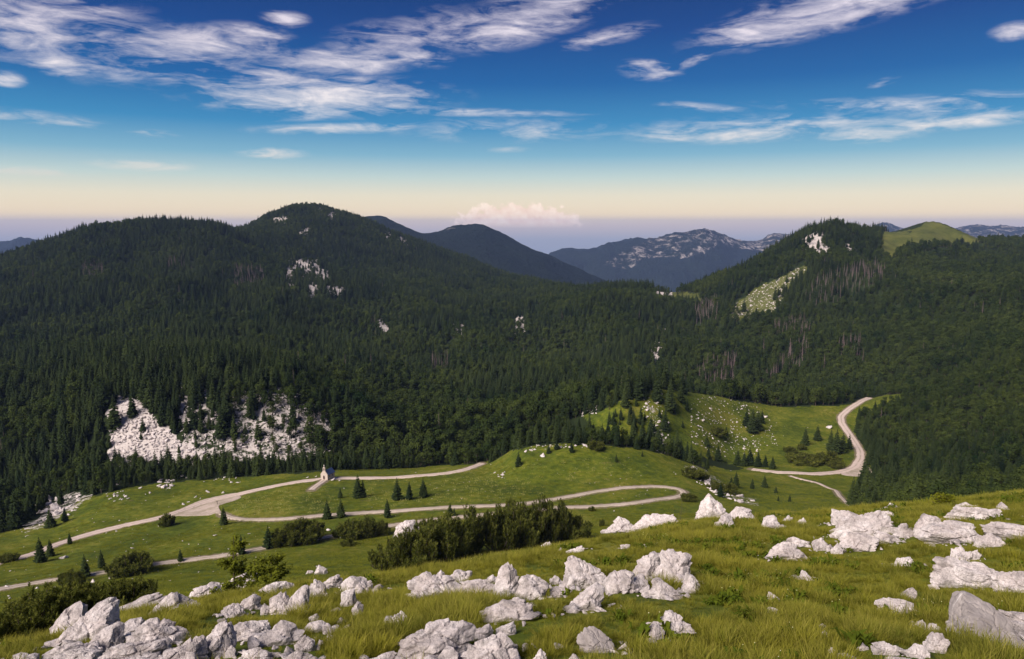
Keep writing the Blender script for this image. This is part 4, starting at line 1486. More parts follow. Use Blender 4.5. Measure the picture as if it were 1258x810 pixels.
def zone(x0, y0, s):
    return lambda pts: [(x0 + a / s, y0 + b / s) for a, b in pts]


Z1, Z2, Z3 = zone(0, 680, 5.718), zone(210, 690, 5.032), zone(400, 560, 2.995)
Z6, Z4, Z7 = zone(640, 660, 5.242), zone(800, 560, 2.747), zone(1000, 600, 3.857)
n_rock = [0]


def boulder(poly, label, group=None, depth=0.75, mat=None, p=44.0, rough=0.095, ymin=6.0, layers=0.0, sink=0.12, name='boulder', cat='boulder'):
    n_rock[0] += 1
    seed = 1000 + n_rock[0]
    rg = random.Random(seed)
    A = np.array(poly, float)
    a0 = np.array([A[:, 0].mean(), A[:, 1].max()])
    A = a0 + (A - a0) * np.array([1.12, 1.0])
    ub, vb = A[:, 0].mean(), A[:, 1].max()
    low = A[A[:, 1] > vb - 0.25 * (vb - A[:, 1].min())]
    ub = low[:, 0].mean()
    x, y, z = hit(ub, vb - 0.06 * (vb - A[:, 1].min()), ymin)
    w_m = (A[:, 0].max() - A[:, 0].min()) / F_PX * y
    h_m = (vb - A[:, 1].min()) / F_PX * y
    dm = 1.25 * depth * min(w_m, max(h_m * 1.6, w_m * .5))
    yc = y + dm * 0.30
    uc, vc = A[:, 0].mean(), vb - 0.5 * (vb - A[:, 1].min())
    dx, dy, dz = px_dir(uc, vc)
    fwd = np.array([dx, dy, dz])
    dist = yc / dy
    cen = np.array([0, 0, CZ]) + fwd * dist
    fwd = fwd / np.linalg.norm(fwd)
    rgt = np.cross(fwd, [0, 0, 1.0])
    rgt /= np.linalg.norm(rgt)
    upv = np.cross(rgt, fwd)
    O = np.column_stack([(A[:, 0] - uc) / F_PX * dist, -(A[:, 1] - vc) / F_PX * dist])
    lowm = O[:, 1] < -0.25 * h_m
    O[lowm, 1] -= sink * h_m + 0.05
    xm, xr = 0.5 * (O[:, 0].max() + O[:, 0].min()), 0.5 * (O[:, 0].max() - O[:, 0].min())
    O = np.vstack([O, [[xm - xr * rg.uniform(.78, .98), -(0.5 + 0.16) * h_m], [xm + xr * rg.uniform(.78, .98), -(0.5 + 0.16) * h_m]]])
    ico = ICO4_V if w_m < 1.5 and y > 16 else ICO5_V
    V = block_shape(O, dm, seed, ico, max(p * 1.6, 70.0), rough, layers)
    V = cen + V[:, :1] * rgt + V[:, 1:2] * fwd + V[:, 2:3] * upv
    c = np.array([x, yc, z])
    me = mesh_from('boulder', V - c, ICO4_F if len(V) == len(ICO4_V) else ICO5_F, [mat or M_ROCK], smooth=False)
    o = tag(obj(name, me, None, tuple(c)), label, cat, group)
    FOOT_LABEL.append(label)
    BOULDER_FOOT.append((float(V[:, 0].mean()), float(V[:, 1].mean()), max(0.12, w_m * 0.43), max(0.12, dm * 0.45)))
    return o


gL = 'boulders of the white outcrop beside the pine thicket'
tL = 'weathered white boulder in the outcrop beside the pine thicket'
boulder(Z1([(345, 590), (380, 520), (430, 460), (480, 410), (560, 365), (590, 420), (540, 480), (480, 560), (430, 640), (380, 640)]), 'upright pointed slab at the tip of the outcrop by the pine thicket', gL, 0.7, p=40)
boulder(Z1([(380, 650), (440, 570), (520, 490), (600, 440), (690, 375), (750, 355), (800, 372), (770, 450), (640, 540), (560, 640), (450, 665)]), 'long low pale slab leaning behind the pointed one', gL, 0.6)
boulder(Z1([(740, 440), (780, 372), (900, 340), (1010, 315), (1100, 310), (1140, 345), (1080, 390), (1000, 430), (880, 450)]), 'long pale back slab running along the outcrop top', gL, 0.6)
boulder(Z1([(1060, 400), (1130, 330), (1210, 275), (1258, 290), (1310, 340), (1380, 400), (1300, 450), (1100, 445)]), 'pyramid shaped white boulder at the outcrop top', gL, 0.8, p=40)
boulder(Z1([(590, 700), (640, 620), (720, 530), (800, 505), (850, 530), (830, 580), (740, 640), (680, 700)]), tL, gL)
boulder(Z1([(810, 530), (930, 465), (1000, 470), (980, 520), (900, 570), (830, 600)]), tL, gL)
boulder(Z1([(890, 610), (960, 540), (1030, 470), (1080, 450), (1150, 465), (1220, 520), (1300, 580), (1310, 640), (1240, 670), (1100, 665), (950, 645)]), 'big domed white boulder in the middle of the outcrop', gL, 0.8)
boulder(Z1([(690, 690), (780, 620), (880, 620), (1000, 650), (1130, 660), (1160, 700), (1100, 770), (700, 780)]), tL, gL)
boulder(Z1([(1050, 770), (1150, 700), (1258, 670), (1330, 690), (1340, 800), (1050, 810)]), tL, gL)
boulder(Z1([(285, 710), (350, 670), (440, 645), (540, 650), (580, 690), (520, 740), (300, 750)]), tL, gL)
boulder(Z1([(390, 760), (430, 690), (500, 670), (600, 690), (690, 740), (690, 800), (390, 800)]), tL, gL)
boulder(Z1([(30, 770), (100, 705), (170, 698), (240, 745), (245, 800), (30, 800)]), 'lone low white boulder in front of the pine thicket', gL)
boulder(Z1([(690, 800), (760, 740), (900, 740), (1050, 760), (1060, 830), (700, 840)]), tL, gL)
for q in ([(170, 640), (210, 600), (260, 600), (275, 630), (240, 660), (190, 660)], [(40, 650), (90, 625), (125, 640), (115, 662), (60, 665)], [(-20, 640), (10, 625), (30, 650), (0, 670)], [(300, 610), (330, 590), (350, 605), (320, 625)]):
    boulder(Z1(q), 'small stone in the grass before the pine thicket', 'small stones before the pine thicket', p=20)
gM = 'boulders of the broken white outcrop below the saplings'
tM = 'white boulder in the broken outcrop below the leafy saplings'
for q, lab in [([(100, 235), (150, 160), (190, 155), (250, 135), (295, 150), (300, 195), (240, 235), (150, 245)], 'rounded white boulder at the near end of the sapling outcrop'),
               ([(300, 160), (320, 120), (400, 95), (450, 90), (500, 70), (545, 110), (555, 165), (510, 205), (400, 195), (340, 205)], 'largest white boulder, right in front of the leafy saplings'),
               ([(520, 190), (600, 145), (660, 130), (710, 150), (700, 195), (620, 215)], tM), ([(680, 145), (710, 120), (760, 140), (760, 165), (700, 185)], tM),
               ([(320, 290), (360, 275), (420, 260), (440, 300), (390, 350), (345, 350)], tM), ([(430, 270), (470, 225), (510, 205), (550, 240), (560, 285), (500, 305)], tM),
               ([(555, 290), (580, 260), (615, 290), (600, 335), (570, 335)], tM), ([(615, 335), (625, 230), (690, 188), (715, 200), (740, 280), (700, 335)], 'blocky white boulder with a flat upright face below the saplings'),
               ([(700, 290), (740, 230), (820, 155), (850, 165), (840, 220), (820, 275), (790, 335), (720, 335)], tM), ([(850, 165), (890, 108), (950, 150), (955, 195), (920, 225), (870, 215)], 'small pointed white boulder on top of the broken outcrop'),
               ([(935, 135), (990, 95), (1030, 85), (1060, 110), (1050, 155), (960, 165)], tM), ([(1060, 125), (1120, 88), (1180, 95), (1240, 140), (1250, 185), (1180, 205), (1100, 165)], tM),
               ([(1050, 185), (1140, 170), (1140, 225), (1110, 285), (1060, 265)], tM), ([(1120, 300), (1150, 250), (1190, 270), (1180, 335), (1130, 335)], tM),
               ([(800, 430), (860, 380), (930, 368), (985, 420), (960, 445), (850, 445)], 'lone wedge of white rock in tall grass'),
               ([(205, 500), (220, 450), (300, 395), (370, 380), (390, 430), (340, 500), (320, 565), (240, 605), (205, 595)], tM), ([(370, 390), (480, 365), (610, 375), (615, 420), (500, 480), (400, 490)], tM),
               ([(490, 510), (600, 420), (680, 375), (800, 440), (740, 495), (620, 540), (500, 540)], 'smooth wedge shaped white boulder among the broken rocks'), ([(400, 610), (450, 550), (540, 540), (610, 590), (615, 640), (400, 640)], tM),
               ([(640, 620), (760, 560), (840, 570), (880, 620), (860, 650), (640, 650)], tM), ([(770, 510), (830, 455), (880, 490), (885, 535), (820, 565), (790, 555)], tM), ([(0, 560), (90, 520), (150, 475), (205, 480), (212, 600), (130, 640), (0, 640)], tM)]:
    boulder(Z2(q), lab, gM, 0.8)
for q in ([(855, 345), (900, 325), (920, 352), (880, 375)], [(1015, 375), (1050, 345), (1080, 362), (1060, 390)], [(290, 352), (330, 350), (350, 378), (310, 390)], [(880, 540), (905, 510), (920, 530), (905, 550)], [(985, 300), (1030, 285), (1050, 300), (1010, 310)]):
    boulder(Z2(q), 'small white stone half sunk in grass between the outcrops', 'small stones between the outcrops', p=20)
boulder(Z2([(880, 84), (920, 18), (965, 50), (952, 82)]), 'pointed white rock alone on the green meadow below the thicket', None, ymin=80)
boulder(Z2([(832, 76), (850, 55), (878, 62), (870, 80)]), 'small stone beside the pointed rock on the meadow', None, ymin=80)
gC = 'boulders of the outcrop under the dwarf pines'
tC = 'white boulder in the outcrop under the dwarf pines'
for q, lab in [([(310, 460), (370, 425), (450, 450), (490, 480), (470, 515), (410, 530), (350, 500)], 'furrowed pale boulder at the start of the outcrop under the pines'), ([(445, 455), (480, 420), (535, 422), (530, 455), (470, 475)], tC),
               ([(495, 505), (500, 465), (560, 455), (620, 480), (650, 515), (560, 518)], tC), ([(620, 490), (650, 420), (690, 393), (710, 430), (710, 480), (680, 525), (630, 515)], 'tall pointed white boulder in the outcrop under the pines'),
               ([(710, 490), (730, 440), (770, 440), (815, 470), (790, 495), (740, 525), (690, 540)], tC), ([(825, 455), (845, 440), (860, 450), (858, 474), (830, 476)], tC),
               ([(575, 570), (650, 530), (750, 545), (755, 585), (650, 620), (600, 605)], tC), ([(660, 540), (700, 520), (740, 530), (730, 560), (670, 565)], tC), ([(400, 445), (425, 420), (440, 440), (425, 455)], tC), ([(585, 455), (615, 438), (635, 450), (610, 470)], tC)]:
    boulder(Z3(q), lab, gC)
gB = 'boulders of the flat outcrop in the near grass'
tB = 'pale block of the flat outcrop in the tall grass'
for q, lab in [([(255, 735), (300, 665), (390, 620), (490, 605), (540, 640), (520, 690), (480, 745), (280, 765)], 'broad flat white slab of the near outcrop'), ([(480, 760), (560, 690), (650, 650), (690, 700), (715, 760), (600, 790), (490, 790)], 'broad tilted grey white slab beside the flat one'),
               ([(520, 645), (600, 620), (615, 650), (540, 685)], tB), ([(150, 748), (250, 725), (258, 765), (150, 770)], tB), ([(270, 685), (330, 670), (350, 698), (280, 715)], tB), ([(630, 640), (690, 610), (700, 650), (660, 665)], tB)]:
    boulder(Z3(q), lab, gB, 0.8, p=36)
boulder(Z3([(245, 592), (280, 572), (312, 602), (270, 622)]), 'small white stone alone in the grass before the flat outcrop', None, p=24)
boulder(Z3([(755, 755), (790, 712), (815, 755), (800, 775), (765, 775)]), 'little pointed white stone in the near grass', None, p=36)
boulder(Z3([(890, 755), (915, 730), (942, 755), (930, 770), (895, 770)]), 'little rounded white stone in the near grass', None)
boulder(Z3([(-10, 622), (10, 618), (28, 642), (0, 660)]), 'small white stone at the edge of the grass hollow', None)
boulder(Z3([(252, 296), (265, 262), (300, 238), (335, 240), (342, 268), (320, 300), (270, 310)]), 'tall pale grey rock on the meadow behind the dwarf pines', None, ymin=80)
boulder(Z6([(268, 320), (285, 200), (310, 140), (340, 125), (400, 160), (490, 210), (540, 260), (535, 310), (480, 345), (400, 350), (350, 340), (290, 340)]), 'big triangular white boulder standing on the outcrop', 'boulders of the triangular outcrop', 0.7, p=48)
gT = 'boulders of the triangular outcrop'
tT = 'white boulder at the foot of the big triangular one'
for q in ([(290, 450), (350, 400), (380, 350), (470, 290), (525, 320), (520, 375), (460, 435), (380, 490), (330, 490)], [(190, 350), (230, 315), (290, 330), (310, 385), (240, 395)]):
    boulder(Z6(q), tT, gT, p=36)
for q in ([(540, 300), (600, 225), (680, 210), (740, 230), (700, 290), (690, 350), (560, 370)], [(660, 310), (700, 260), (770, 235), (805, 270), (820, 335), (780, 358), (690, 358)]):
    boulder(Z6(q), 'blocky white boulder between the triangular and the cleft rocks', 'blocks between the triangular and cleft rocks', p=36)
gD = 'blocks of the tall cleft boulder'
for q, lab in [([(728, 230), (760, 160), (800, 110), (850, 90), (890, 100), (895, 170), (850, 230), (835, 285), (780, 260)], 'rounded block of the tall cleft boulder, beside the deep cracks'),
               ([(830, 295), (870, 200), (920, 140), (932, 190), (922, 260), (860, 295)], 'narrow slab wedged in the cleft of the tall boulder'),
               ([(920, 260), (932, 170), (900, 95), (970, 90), (1040, 82), (1090, 110), (1080, 170), (1075, 240), (1040, 280), (980, 300), (930, 290)], 'highest block of the tall cleft boulder'),
               ([(1040, 310), (1060, 230), (1110, 255), (1145, 305), (1090, 370), (1045, 360)], 'sloping block at the foot of the tall cleft boulder'), ([(830, 355), (850, 290), (890, 265), (940, 300), (1030, 355), (1030, 410), (930, 400)], 'low front block of the tall cleft boulder')]:
    boulder(Z6(q), lab, gD, 0.8, p=36)
boulder(Z6([(780, 565), (820, 545), (880, 548), (920, 600), (900, 665), (830, 660)]), 'flatter of two grey white rocks joined in the near grass', None)
boulder(Z6([(885, 570), (940, 475), (1010, 510), (1080, 565), (1030, 620), (900, 630)]), 'peaked one of two grey white rocks joined in the near grass', None, p=48)
boulder(Z6([(370, 670), (395, 590), (450, 580), (500, 620), (590, 680), (592, 735), (520, 755), (400, 710)]), 'rounded dark grey stone lying in the near grass', None, mat=M_GREYROCK)
gS = 'small stones along the slope by the pines'
for q in ([(130, 60), (180, 30), (215, 75), (150, 90)], [(295, 90), (390, 55), (410, 82), (340, 104)], [(640, 55), (700, 45), (690, 78), (650, 78)], [(240, 85), (258, 66), (266, 85), (250, 96)], [(770, 60), (800, 45), (830, 55), (800, 66)], [(850, 45), (880, 32), (885, 48)]):
    boulder(Z6(q), 'small white stone in the grass beside the end of the pine row', gS, p=20)
for q in ([(0, 290), (40, 240), (130, 260), (165, 300), (110, 355), (30, 345)], [(180, 295), (220, 248), (248, 272), (238, 303)], [(-10, 450), (50, 425), (80, 500), (0, 535)]):
    boulder(Z6(q), tC, gC)
gR = 'white rocks along the grassy crest'
for zf, q, lab in [(Z3, [(1020, 275), (1080, 225), (1140, 262), (1120, 290)], 'rounded end rock of the low white bank on the crest'), (Z3, [(1130, 272), (1180, 220), (1258, 213), (1290, 235), (1280, 275), (1160, 282)], 'largest rock of the low white bank on the crest'),
                   (Z4, [(10, 230), (70, 195), (76, 235), (40, 252), (5, 250)], 'end block of the low white bank, beside the herb bush'),
                   (Z4, [(155, 212), (165, 165), (195, 128), (225, 165), (255, 195), (215, 220)], 'tall pointed white rock standing on the crest before the hairpin'),
                   (Z4, [(210, 243), (235, 205), (265, 195), (277, 222), (240, 245)], 'low white rock beside the pointed crest rock'), (Z4, [(265, 205), (290, 172), (325, 180), (345, 210), (300, 225), (270, 220)], 'domed white rock next to the pointed crest rock'),
                   (Z4, [(376, 238), (385, 205), (415, 200), (447, 236), (420, 247)], 'grey white rock by itself on the grassy crest'), (Z4, [(440, 222), (460, 200), (475, 205), (462, 228)], 'little stone between two crest rocks'), (Z4, [(492, 228), (510, 208), (523, 222), (505, 238)], 'little rounded stone at the end of the crest rocks'),
                   (Z4, [(395, 345), (415, 315), (440, 290), (480, 300), (520, 338), (480, 352), (430, 356)], 'jagged pale rock below the crest in deep grass'), (Z4, [(440, 300), (480, 275), (525, 285), (512, 308)], 'flat pale rock behind the jagged one'), (Z4, [(550, 308), (575, 277), (598, 302), (590, 324), (560, 324)], 'rounded pale rock between jagged rock and layered outcrop'),
                   (Z4, [(500, 415), (505, 388), (520, 395), (555, 415), (530, 422)], 'small tilted flat stone alone in deep grass'), (Z4, [(390, 495), (397, 462), (430, 478), (428, 500)], 'little peaked stone alone in the open grass'), (Z4, [(378, 530), (400, 510), (425, 516), (405, 535)], 'little sunken stone alone in the open grass')]:
    boulder(zf(q), lab, gR)
gO = 'blocks of the layered outcrop on the slope'
for q, lab, ly in [([(90, 160), (95, 105), (150, 103), (220, 125), (200, 150), (140, 170), (110, 180)], 'square top block of the layered outcrop', 0.0),
                   ([(100, 205), (130, 165), (220, 130), (300, 90), (330, 110), (342, 138), (260, 165), (150, 200), (110, 228)], 'upper slab of the layered outcrop', .03),
                   ([(105, 240), (180, 190), (280, 150), (350, 130), (380, 170), (350, 205), (240, 225), (150, 250), (110, 258)], 'long middle slab of the layered outcrop', .03),
                   ([(130, 280), (170, 220), (240, 210), (290, 225), (280, 255), (200, 290), (150, 308)], 'front block of the layered outcrop', 0.0), ([(290, 258), (300, 210), (360, 215), (400, 220), (420, 238), (370, 256), (310, 268)], 'low side block of the layered outcrop', 0.0),
                   ([(85, 295), (110, 260), (135, 285), (122, 315)], 'smallest corner stone of the layered outcrop', 0.0), ([(332, 118), (350, 106), (375, 115), (370, 134), (342, 138)], 'small top stone of the layered outcrop', 0.0),
                   ([(385, 195), (410, 172), (432, 165), (470, 210), (492, 238), (430, 230), (390, 220)], 'loose pale block beside the layered outcrop', 0.0)]:
    boulder(Z7(q), lab, gO, 0.65, p=60, rough=0.12, layers=ly * 2)
gP = 'pale rocks of the long bank on the upper slope'
for q, lab in [([(485, 200), (520, 122), (570, 130), (600, 160), (560, 205), (500, 240)], 'upright end rock of the long pale bank'), ([(510, 240), (560, 190), (650, 150), (720, 150), (750, 190), (780, 235), (720, 272), (640, 250), (540, 255)], 'biggest rounded rock of the long pale bank'),
               ([(775, 240), (830, 210), (890, 245), (880, 275), (810, 285), (775, 268)], 'smooth low rock at the foot of the long pale bank'), ([(650, 150), (700, 100), (780, 80), (850, 82), (865, 120), (800, 146), (720, 156)], 'flat topped rock behind the long pale bank'),
               ([(680, 86), (720, 65), (760, 80), (700, 100)], 'low stone behind the flat topped rock'), ([(870, 92), (890, 65), (915, 82), (900, 106)], 'small stone next to the flat topped rock'), ([(825, 200), (870, 175), (995, 168), (1100, 175), (1110, 240), (930, 245), (860, 222)], 'long flat white slab at the end of the bank'),
               ([(370, 380), (400, 340), (450, 320), (462, 348), (430, 382)], 'small tilted white stone in the grass below the bank'), ([(345, 88), (360, 70), (395, 80), (370, 94)], 'little white stone on the crest over the layered outcrop'),
               ([(600, 460), (615, 380), (700, 350), (780, 352), (860, 385), (930, 420), (960, 455), (900, 490), (760, 485), (640, 470)], 'wide humped white boulder above the smooth grey boulder'), ([(850, 450), (940, 400), (1000, 390), (1080, 400), (1090, 490), (900, 500)], 'pale rock joined to the wide humped boulder'),
               ([(660, 300), (690, 278), (735, 295), (740, 335), (700, 350)], 'low broken stone above the humped boulder'), ([(735, 310), (770, 288), (785, 312), (745, 345)], 'second low broken stone above the humped boulder'),
               ([(400, 510), (450, 467), (480, 490), (472, 520), (430, 525)], 'small peaked stone behind the flat pale one'), ([(305, 560), (350, 522), (420, 522), (455, 530), (452, 575), (400, 600), (340, 590)], 'flat pale stone in the middle of the grass slope'),
               ([(-5, 265), (35, 235), (65, 265), (62, 290), (10, 286)], 'lone rounded stone beside the layered outcrop'), ([(545, 465), (575, 445), (592, 468), (565, 485)], 'small stone half hidden under the humped boulder')]:
    boulder(Z7(q), lab, gP, rough=0.115)
boulder(Z7([(668, 600), (680, 540), (720, 514), (800, 545), (900, 610), (995, 705), (960, 750), (870, 765), (760, 725), (690, 670)]), 'big smooth grey boulder with pale scratches in the near grass', None, 0.8, M_GREYROCK, p=28, rough=0.04)
for q in ([(900, 610), (995, 595), (1100, 600), (1100, 665), (960, 660)], [(930, 660), (1100, 645), (1100, 710), (980, 710)]):
    boulder(Z7(q), 'flat pale slab tucked behind the smooth grey boulder', 'flat slabs behind the grey boulder', p=40)
for q in ([(445, 655), (460, 628), (480, 640), (470, 665)], [(480, 650), (510, 622), (528, 640), (510, 675)], [(530, 680), (550, 640), (590, 640), (592, 695)], [(530, 745), (560, 690), (600, 683), (630, 715), (610, 765), (560, 785)], [(450, 780), (480, 740), (530, 742), (540, 785), (480, 810)],
          [(285, 755), (350, 732), (410, 750), (410, 795), (330, 790)], [(105, 810), (140, 780), (190, 795), (192, 825), (105, 825)], [(200, 758), (225, 725), (255, 750), (230, 770)], [(340, 815), (450, 795), (470, 825), (340, 830)], [(60, 785), (80, 755), (105, 770), (90, 795)], [(10, 655), (40, 640), (65, 660), (30, 672)], [(30, 700), (50, 675), (70, 690), (50, 710)]):
    boulder(Z7(q), 'loose pale stone in the grass beside the smooth grey boulder', 'loose stones around the grey boulder', p=20)

print('boulders', n_rock[0])

# ------------------------------------------------------------------ smaller rocks of the meadow and the knoll
ROCKV = []
for k in range(7):
    rg = random.Random(700 + k)
    P = [(rg.gauss(0, 1) * 1.0, rg.gauss(0, 1) * .8, rg.gauss(0, 1) * .6) for _ in range(12)]
    V = rock_shape(np.array(P), 700 + k, ICO3_V, 10.0, 0.10)
    V = V - V.mean(0)
    V = V / np.abs(V[:, 0]).max() * 0.5
    ROCKV.append(mesh_from('stone', V, ICO3_F, [M_ROCK], smooth=True))


def stone(u, v, wpx, label, group=None, ymin=100.0, tall=1.0):
    x, y, z = hit(u, v, ymin)
    s = max(0.25, px_size(y, wpx))
    o = obj('limestone_rock', random.choice(ROCKV), None, (x, y, z + 0.05 * s), (random.uniform(-.3, .3), random.uniform(-.3, .3), random.uniform(0, 6.28)), (s, s * random.uniform(.8, 1.1), s * random.uniform(.8, 1.1) * tall))
    return tag(o, label, 'rock', group)


for u, v, w, lab in [(256, 605, 9, 'upright pale boulder standing above the parking apron'), (240, 611, 5, 'small brownish boulder near the edge of the parking apron'), (246, 613, 5, 'white boulder at the very edge of the parking apron'), (226, 620, 6, 'bluish white boulder beside the upper road'),
                     (232, 617, 5, 'flat white stone beside the bluish boulder'), (274, 606, 6, 'round white boulder beside the road above the apron'), (184, 606, 6, 'white boulder in front of the heap at the forest edge'), (409, 590, 7, 'white boulder against the side wall of the chapel'),
                     (378, 587, 5, 'white boulder where the road passes the chapel'), (388, 586, 4, 'small white boulder behind the chapel gable'), (417, 591, 4, 'small white stone on the grass beside the chapel'), (264, 658, 6, 'flat white stone below the lone spruce'), (306, 656, 4, 'white stone near the dark spruce pair'),
                     (143, 596, 7, 'grey boulder under the forest edge spruces'), (172, 600, 5, 'pale boulder on the meadow under the forest edge'), (78, 686, 13, 'long low white stone between the two tracks'), (135, 711, 9, 'white stone below the lower gravel track'), (114, 716, 8, 'rounded stone next to the lower shrubs'), (43, 735, 8, 'white stone in the open grass above the pine thicket'),
                     (46, 723, 5, 'small stone by the lower gravel track'), (8, 722, 7, 'stone on the verge of the lower gravel track'), (163, 674, 7, 'white stone in the meadow between the tracks'), (218, 572, 6, 'pale stone under the cliff foot'), (667, 561, 8, 'flat white rock on the knoll side'), (618, 584, 6, 'white rock low on the knoll'), (608, 581, 5, 'small white rock low on the knoll'),
                     (863, 517, 7, 'white boulder on the stony bowl slope'), (1018, 526, 11, 'pale slab above the clump inside the bend'), (940, 513, 10, 'white ledge beside the spruce clump in the bowl'), (1076, 579, 5, 'white marker stone on the outer edge of the bend'), (390, 697, 5, 'tiny stone near the pointed meadow rock'), (395, 651, 5, 'white stone beside the low dark clump'),
                     (404, 652, 8, 'white stone heap beside the low dark clump'), (388, 650, 5, 'small white stone behind the dark thicket'), (470, 643, 5, 'white stone under the conical spruce'), (420, 661, 7, 'white stones by the tiny meadow shrub'), (405, 660, 5, 'small white stone by the tiny meadow shrub')]:
    stone(u, v, w, lab)
CL = [([(128, 606), (152, 603), (160, 615), (135, 617)], 26, (1.5, 5), 'white stone in the heap under the forest edge', 'white stones heaped under the forest edge'), ([(192, 590), (213, 588), (214, 601), (194, 600)], 28, (3, 9), 'white rock in the heap at the edge of the forest', 'white rock heap at the edge of the forest'), ([(218, 580), (232, 579), (232, 588), (218, 588)], 14, (2, 6), 'pale rock where the forest meets the meadow', 'pale rocks where the forest meets the meadow'),
      ([(260, 584), (300, 587), (300, 594), (250, 592)], 14, (1.5, 5), 'scattered stone on the grass above the upper road', 'scattered stones above the upper road'), ([(40, 620), (75, 608), (80, 628), (50, 645)], 46, (5, 14), 'pale rock of the broken bank at the forest corner', 'pale rocks of the broken bank at the forest corner'), ([(82, 612), (100, 606), (96, 625), (84, 634)], 18, (3, 8), 'white stone spilled from the forest corner', 'white stones spilling from the forest corner'),
      ([(5, 655), (40, 640), (56, 645), (40, 655)], 14, (2, 5), 'low stone along the forest foot', 'low stones along the forest foot'), ([(632, 556), (655, 548), (700, 545), (755, 548), (700, 551), (650, 556)], 40, (2.5, 7), 'white stone on the knoll crest', 'white stones along the knoll crest'), ([(838, 573), (850, 575), (890, 604), (930, 616), (920, 622), (880, 608), (846, 588)], 60, (3, 11), 'white rock on the flank behind the hairpin', 'white rocks down the flank behind the hairpin'),
      ([(605, 579), (622, 580), (620, 588), (608, 588)], 8, (1.5, 4), 'little stone low on the grassy knoll', 'little stones low on the knoll'), ([(300, 640), (480, 645), (470, 660), (250, 676)], 16, (1, 3), 'little stone strewn on the lower meadow', 'little stones strewn over the lower meadow'), ([(30, 700), (260, 690), (200, 735), (30, 740)], 12, (1.5, 4), 'little stone strewn below the lower track', 'little stones strewn below the lower track')]
for poly, n, (a, b), lab, grp in CL:
    P = np.array(poly)
    k = 0
    while k < n:
        u = random.uniform(P[:, 0].min(), P[:, 0].max())
        v = random.uniform(P[:, 1].min(), P[:, 1].max())
        if in_poly(np.array([u]), np.array([v]), poly)[0]:
            q = random.uniform(0.0, 1.0)
            stone(u, v, (a + (b - a) * q) * random.choice((.7, 1, 1)), ('large ' if q > .75 else 'small ' if q < .3 and 'little' not in lab else '') + lab, grp)
            k += 1

for (x, y, rx, ry), fl in zip(list(BOULDER_FOOT), list(FOOT_LABEL)):
    if rx < 0.22 or y > 70:
        continue
    many = any(w in fl for w in ('outcrop', 'slab', 'triangular', 'cleft', 'block'))
    for _ in range(4 if many and rx > .3 else random.choice((1, 2))):
        a = random.uniform(0, 6.28) if many else random.uniform(3.0, 6.5)
        s = random.uniform(0.16, 0.72) * min(1.0, 0.45 + rx)
        px_, py_ = x + math.cos(a) * (rx + .10), y + math.sin(a) * (ry + .15)
        o = obj('rubble_stone', random.choice(ROCKV), None, (px_, py_, float(Hgt(px_, py_)) + s * .18), (random.uniform(-.4, .4), random.uniform(-.4, .4), random.uniform(0, 6.28)), (s, s * random.uniform(.7, 1.1), s * random.uniform(.5, .9)))
        tag(o, ' '.join((('small' if s < .24 else 'larger') + ' rubble stone by the ' + fl).split()[:16]), 'rubble stone', 'rubble stones among the near boulders')
        BOULDER_FOOT.append((px_, py_, s * .45, s * .45))

# ------------------------------------------------------------------ scree and crags (uncountable)
SP, SR, SS, SI = [], [], [], []


def scree(poly, n, lo, hi, ymin, ymax=3000):
    P = np.array(poly)
    k = tries = 0
    while k < n and tries < n * 6:
        tries += 1
        u, v = random.uniform(P[:, 0].min(), P[:, 0].max()), random.uniform(P[:, 1].min(), P[:, 1].max())
        if not in_poly(np.array([u]), np.array([v]), poly)[0]:
            continue
        x, y, z = hit(u, v, ymin)
        if y > ymax:
            continue
        s = random.uniform(lo, hi) * random.choice((.6, .8, 1, 1.3))
        SP.append((x, y, z + .12 * s))
        SR.append((random.uniform(-.4, .4), random.uniform(-.4, .4), random.uniform(0, 6.28)))
        SS.append((s, s * .9, s * random.uniform(.7, 1.2)))
        SI.append(random.randrange(len(ROCKV)))
        k += 1


scree(ROCKS_NEAR[0], 1100, 0.8, 3.0, 370)
scree(ROCKS_NEAR[1], 1000, 0.7, 3.0, 370)
scree(ROCKS_NEAR[2], 420, 0.5, 1.8, 385)
scree(ROCKS_NEAR[4], 110, 0.8, 2.4, 370)
scree(ROCKS_NEAR[7], 30, 1.0, 3.0, 400)
for q in ROCKS_HIGH:
    scree(q, 60 if q is not G_SLOPE else 200, 1.5, 4.5, 900)
for poly_, n_ in (([(0, 660), (200, 600), (400, 640), (480, 660), (300, 700), (0, 745)], 170), ([(400, 595), (640, 560), (830, 560), (840, 620), (480, 660)], 110), ([(850, 500), (1040, 500), (1050, 570), (900, 610)], 60)):
    scree(poly_, n_, 0.22, 0.7, 130)
scatter('scree', SP, SR, SS, SI, ROCKV, 'white limestone crags and scree between the forest trees', 'scree')

# ------------------------------------------------------------------ forest
bands = [(150, 600, 4.5), (600, 1100, 5.4), (1100, 1700, 6.4), (1700, 2700, 7.6)]
PX, PY = [], []
for y0, y1, s in bands:
    ys = np.arange(y0, y1, s)
    xs = np.arange(-0.86 * y1 - 30, 0.86 * y1 + 30, s)
    gx, gy = np.meshgrid(xs, ys)
    gx = gx + RNG.uniform(-.48, .48, gx.shape) * s
    gy = gy + RNG.uniform(-.48, .48, gy.shape) * s
    m = np.abs(gx) < 0.84 * gy + 25
    PX.append(gx[m])
    PY.append(gy[m])
PX, PY = np.concatenate(PX), np.concatenate(PY)
PZ = Hgt(PX, PY)
g_, r_ = ground_masks(PX, PY, PZ)
pu, pv = project(PX, PY, PZ)
keep = (g_ < 0.5) & (PY > 150)
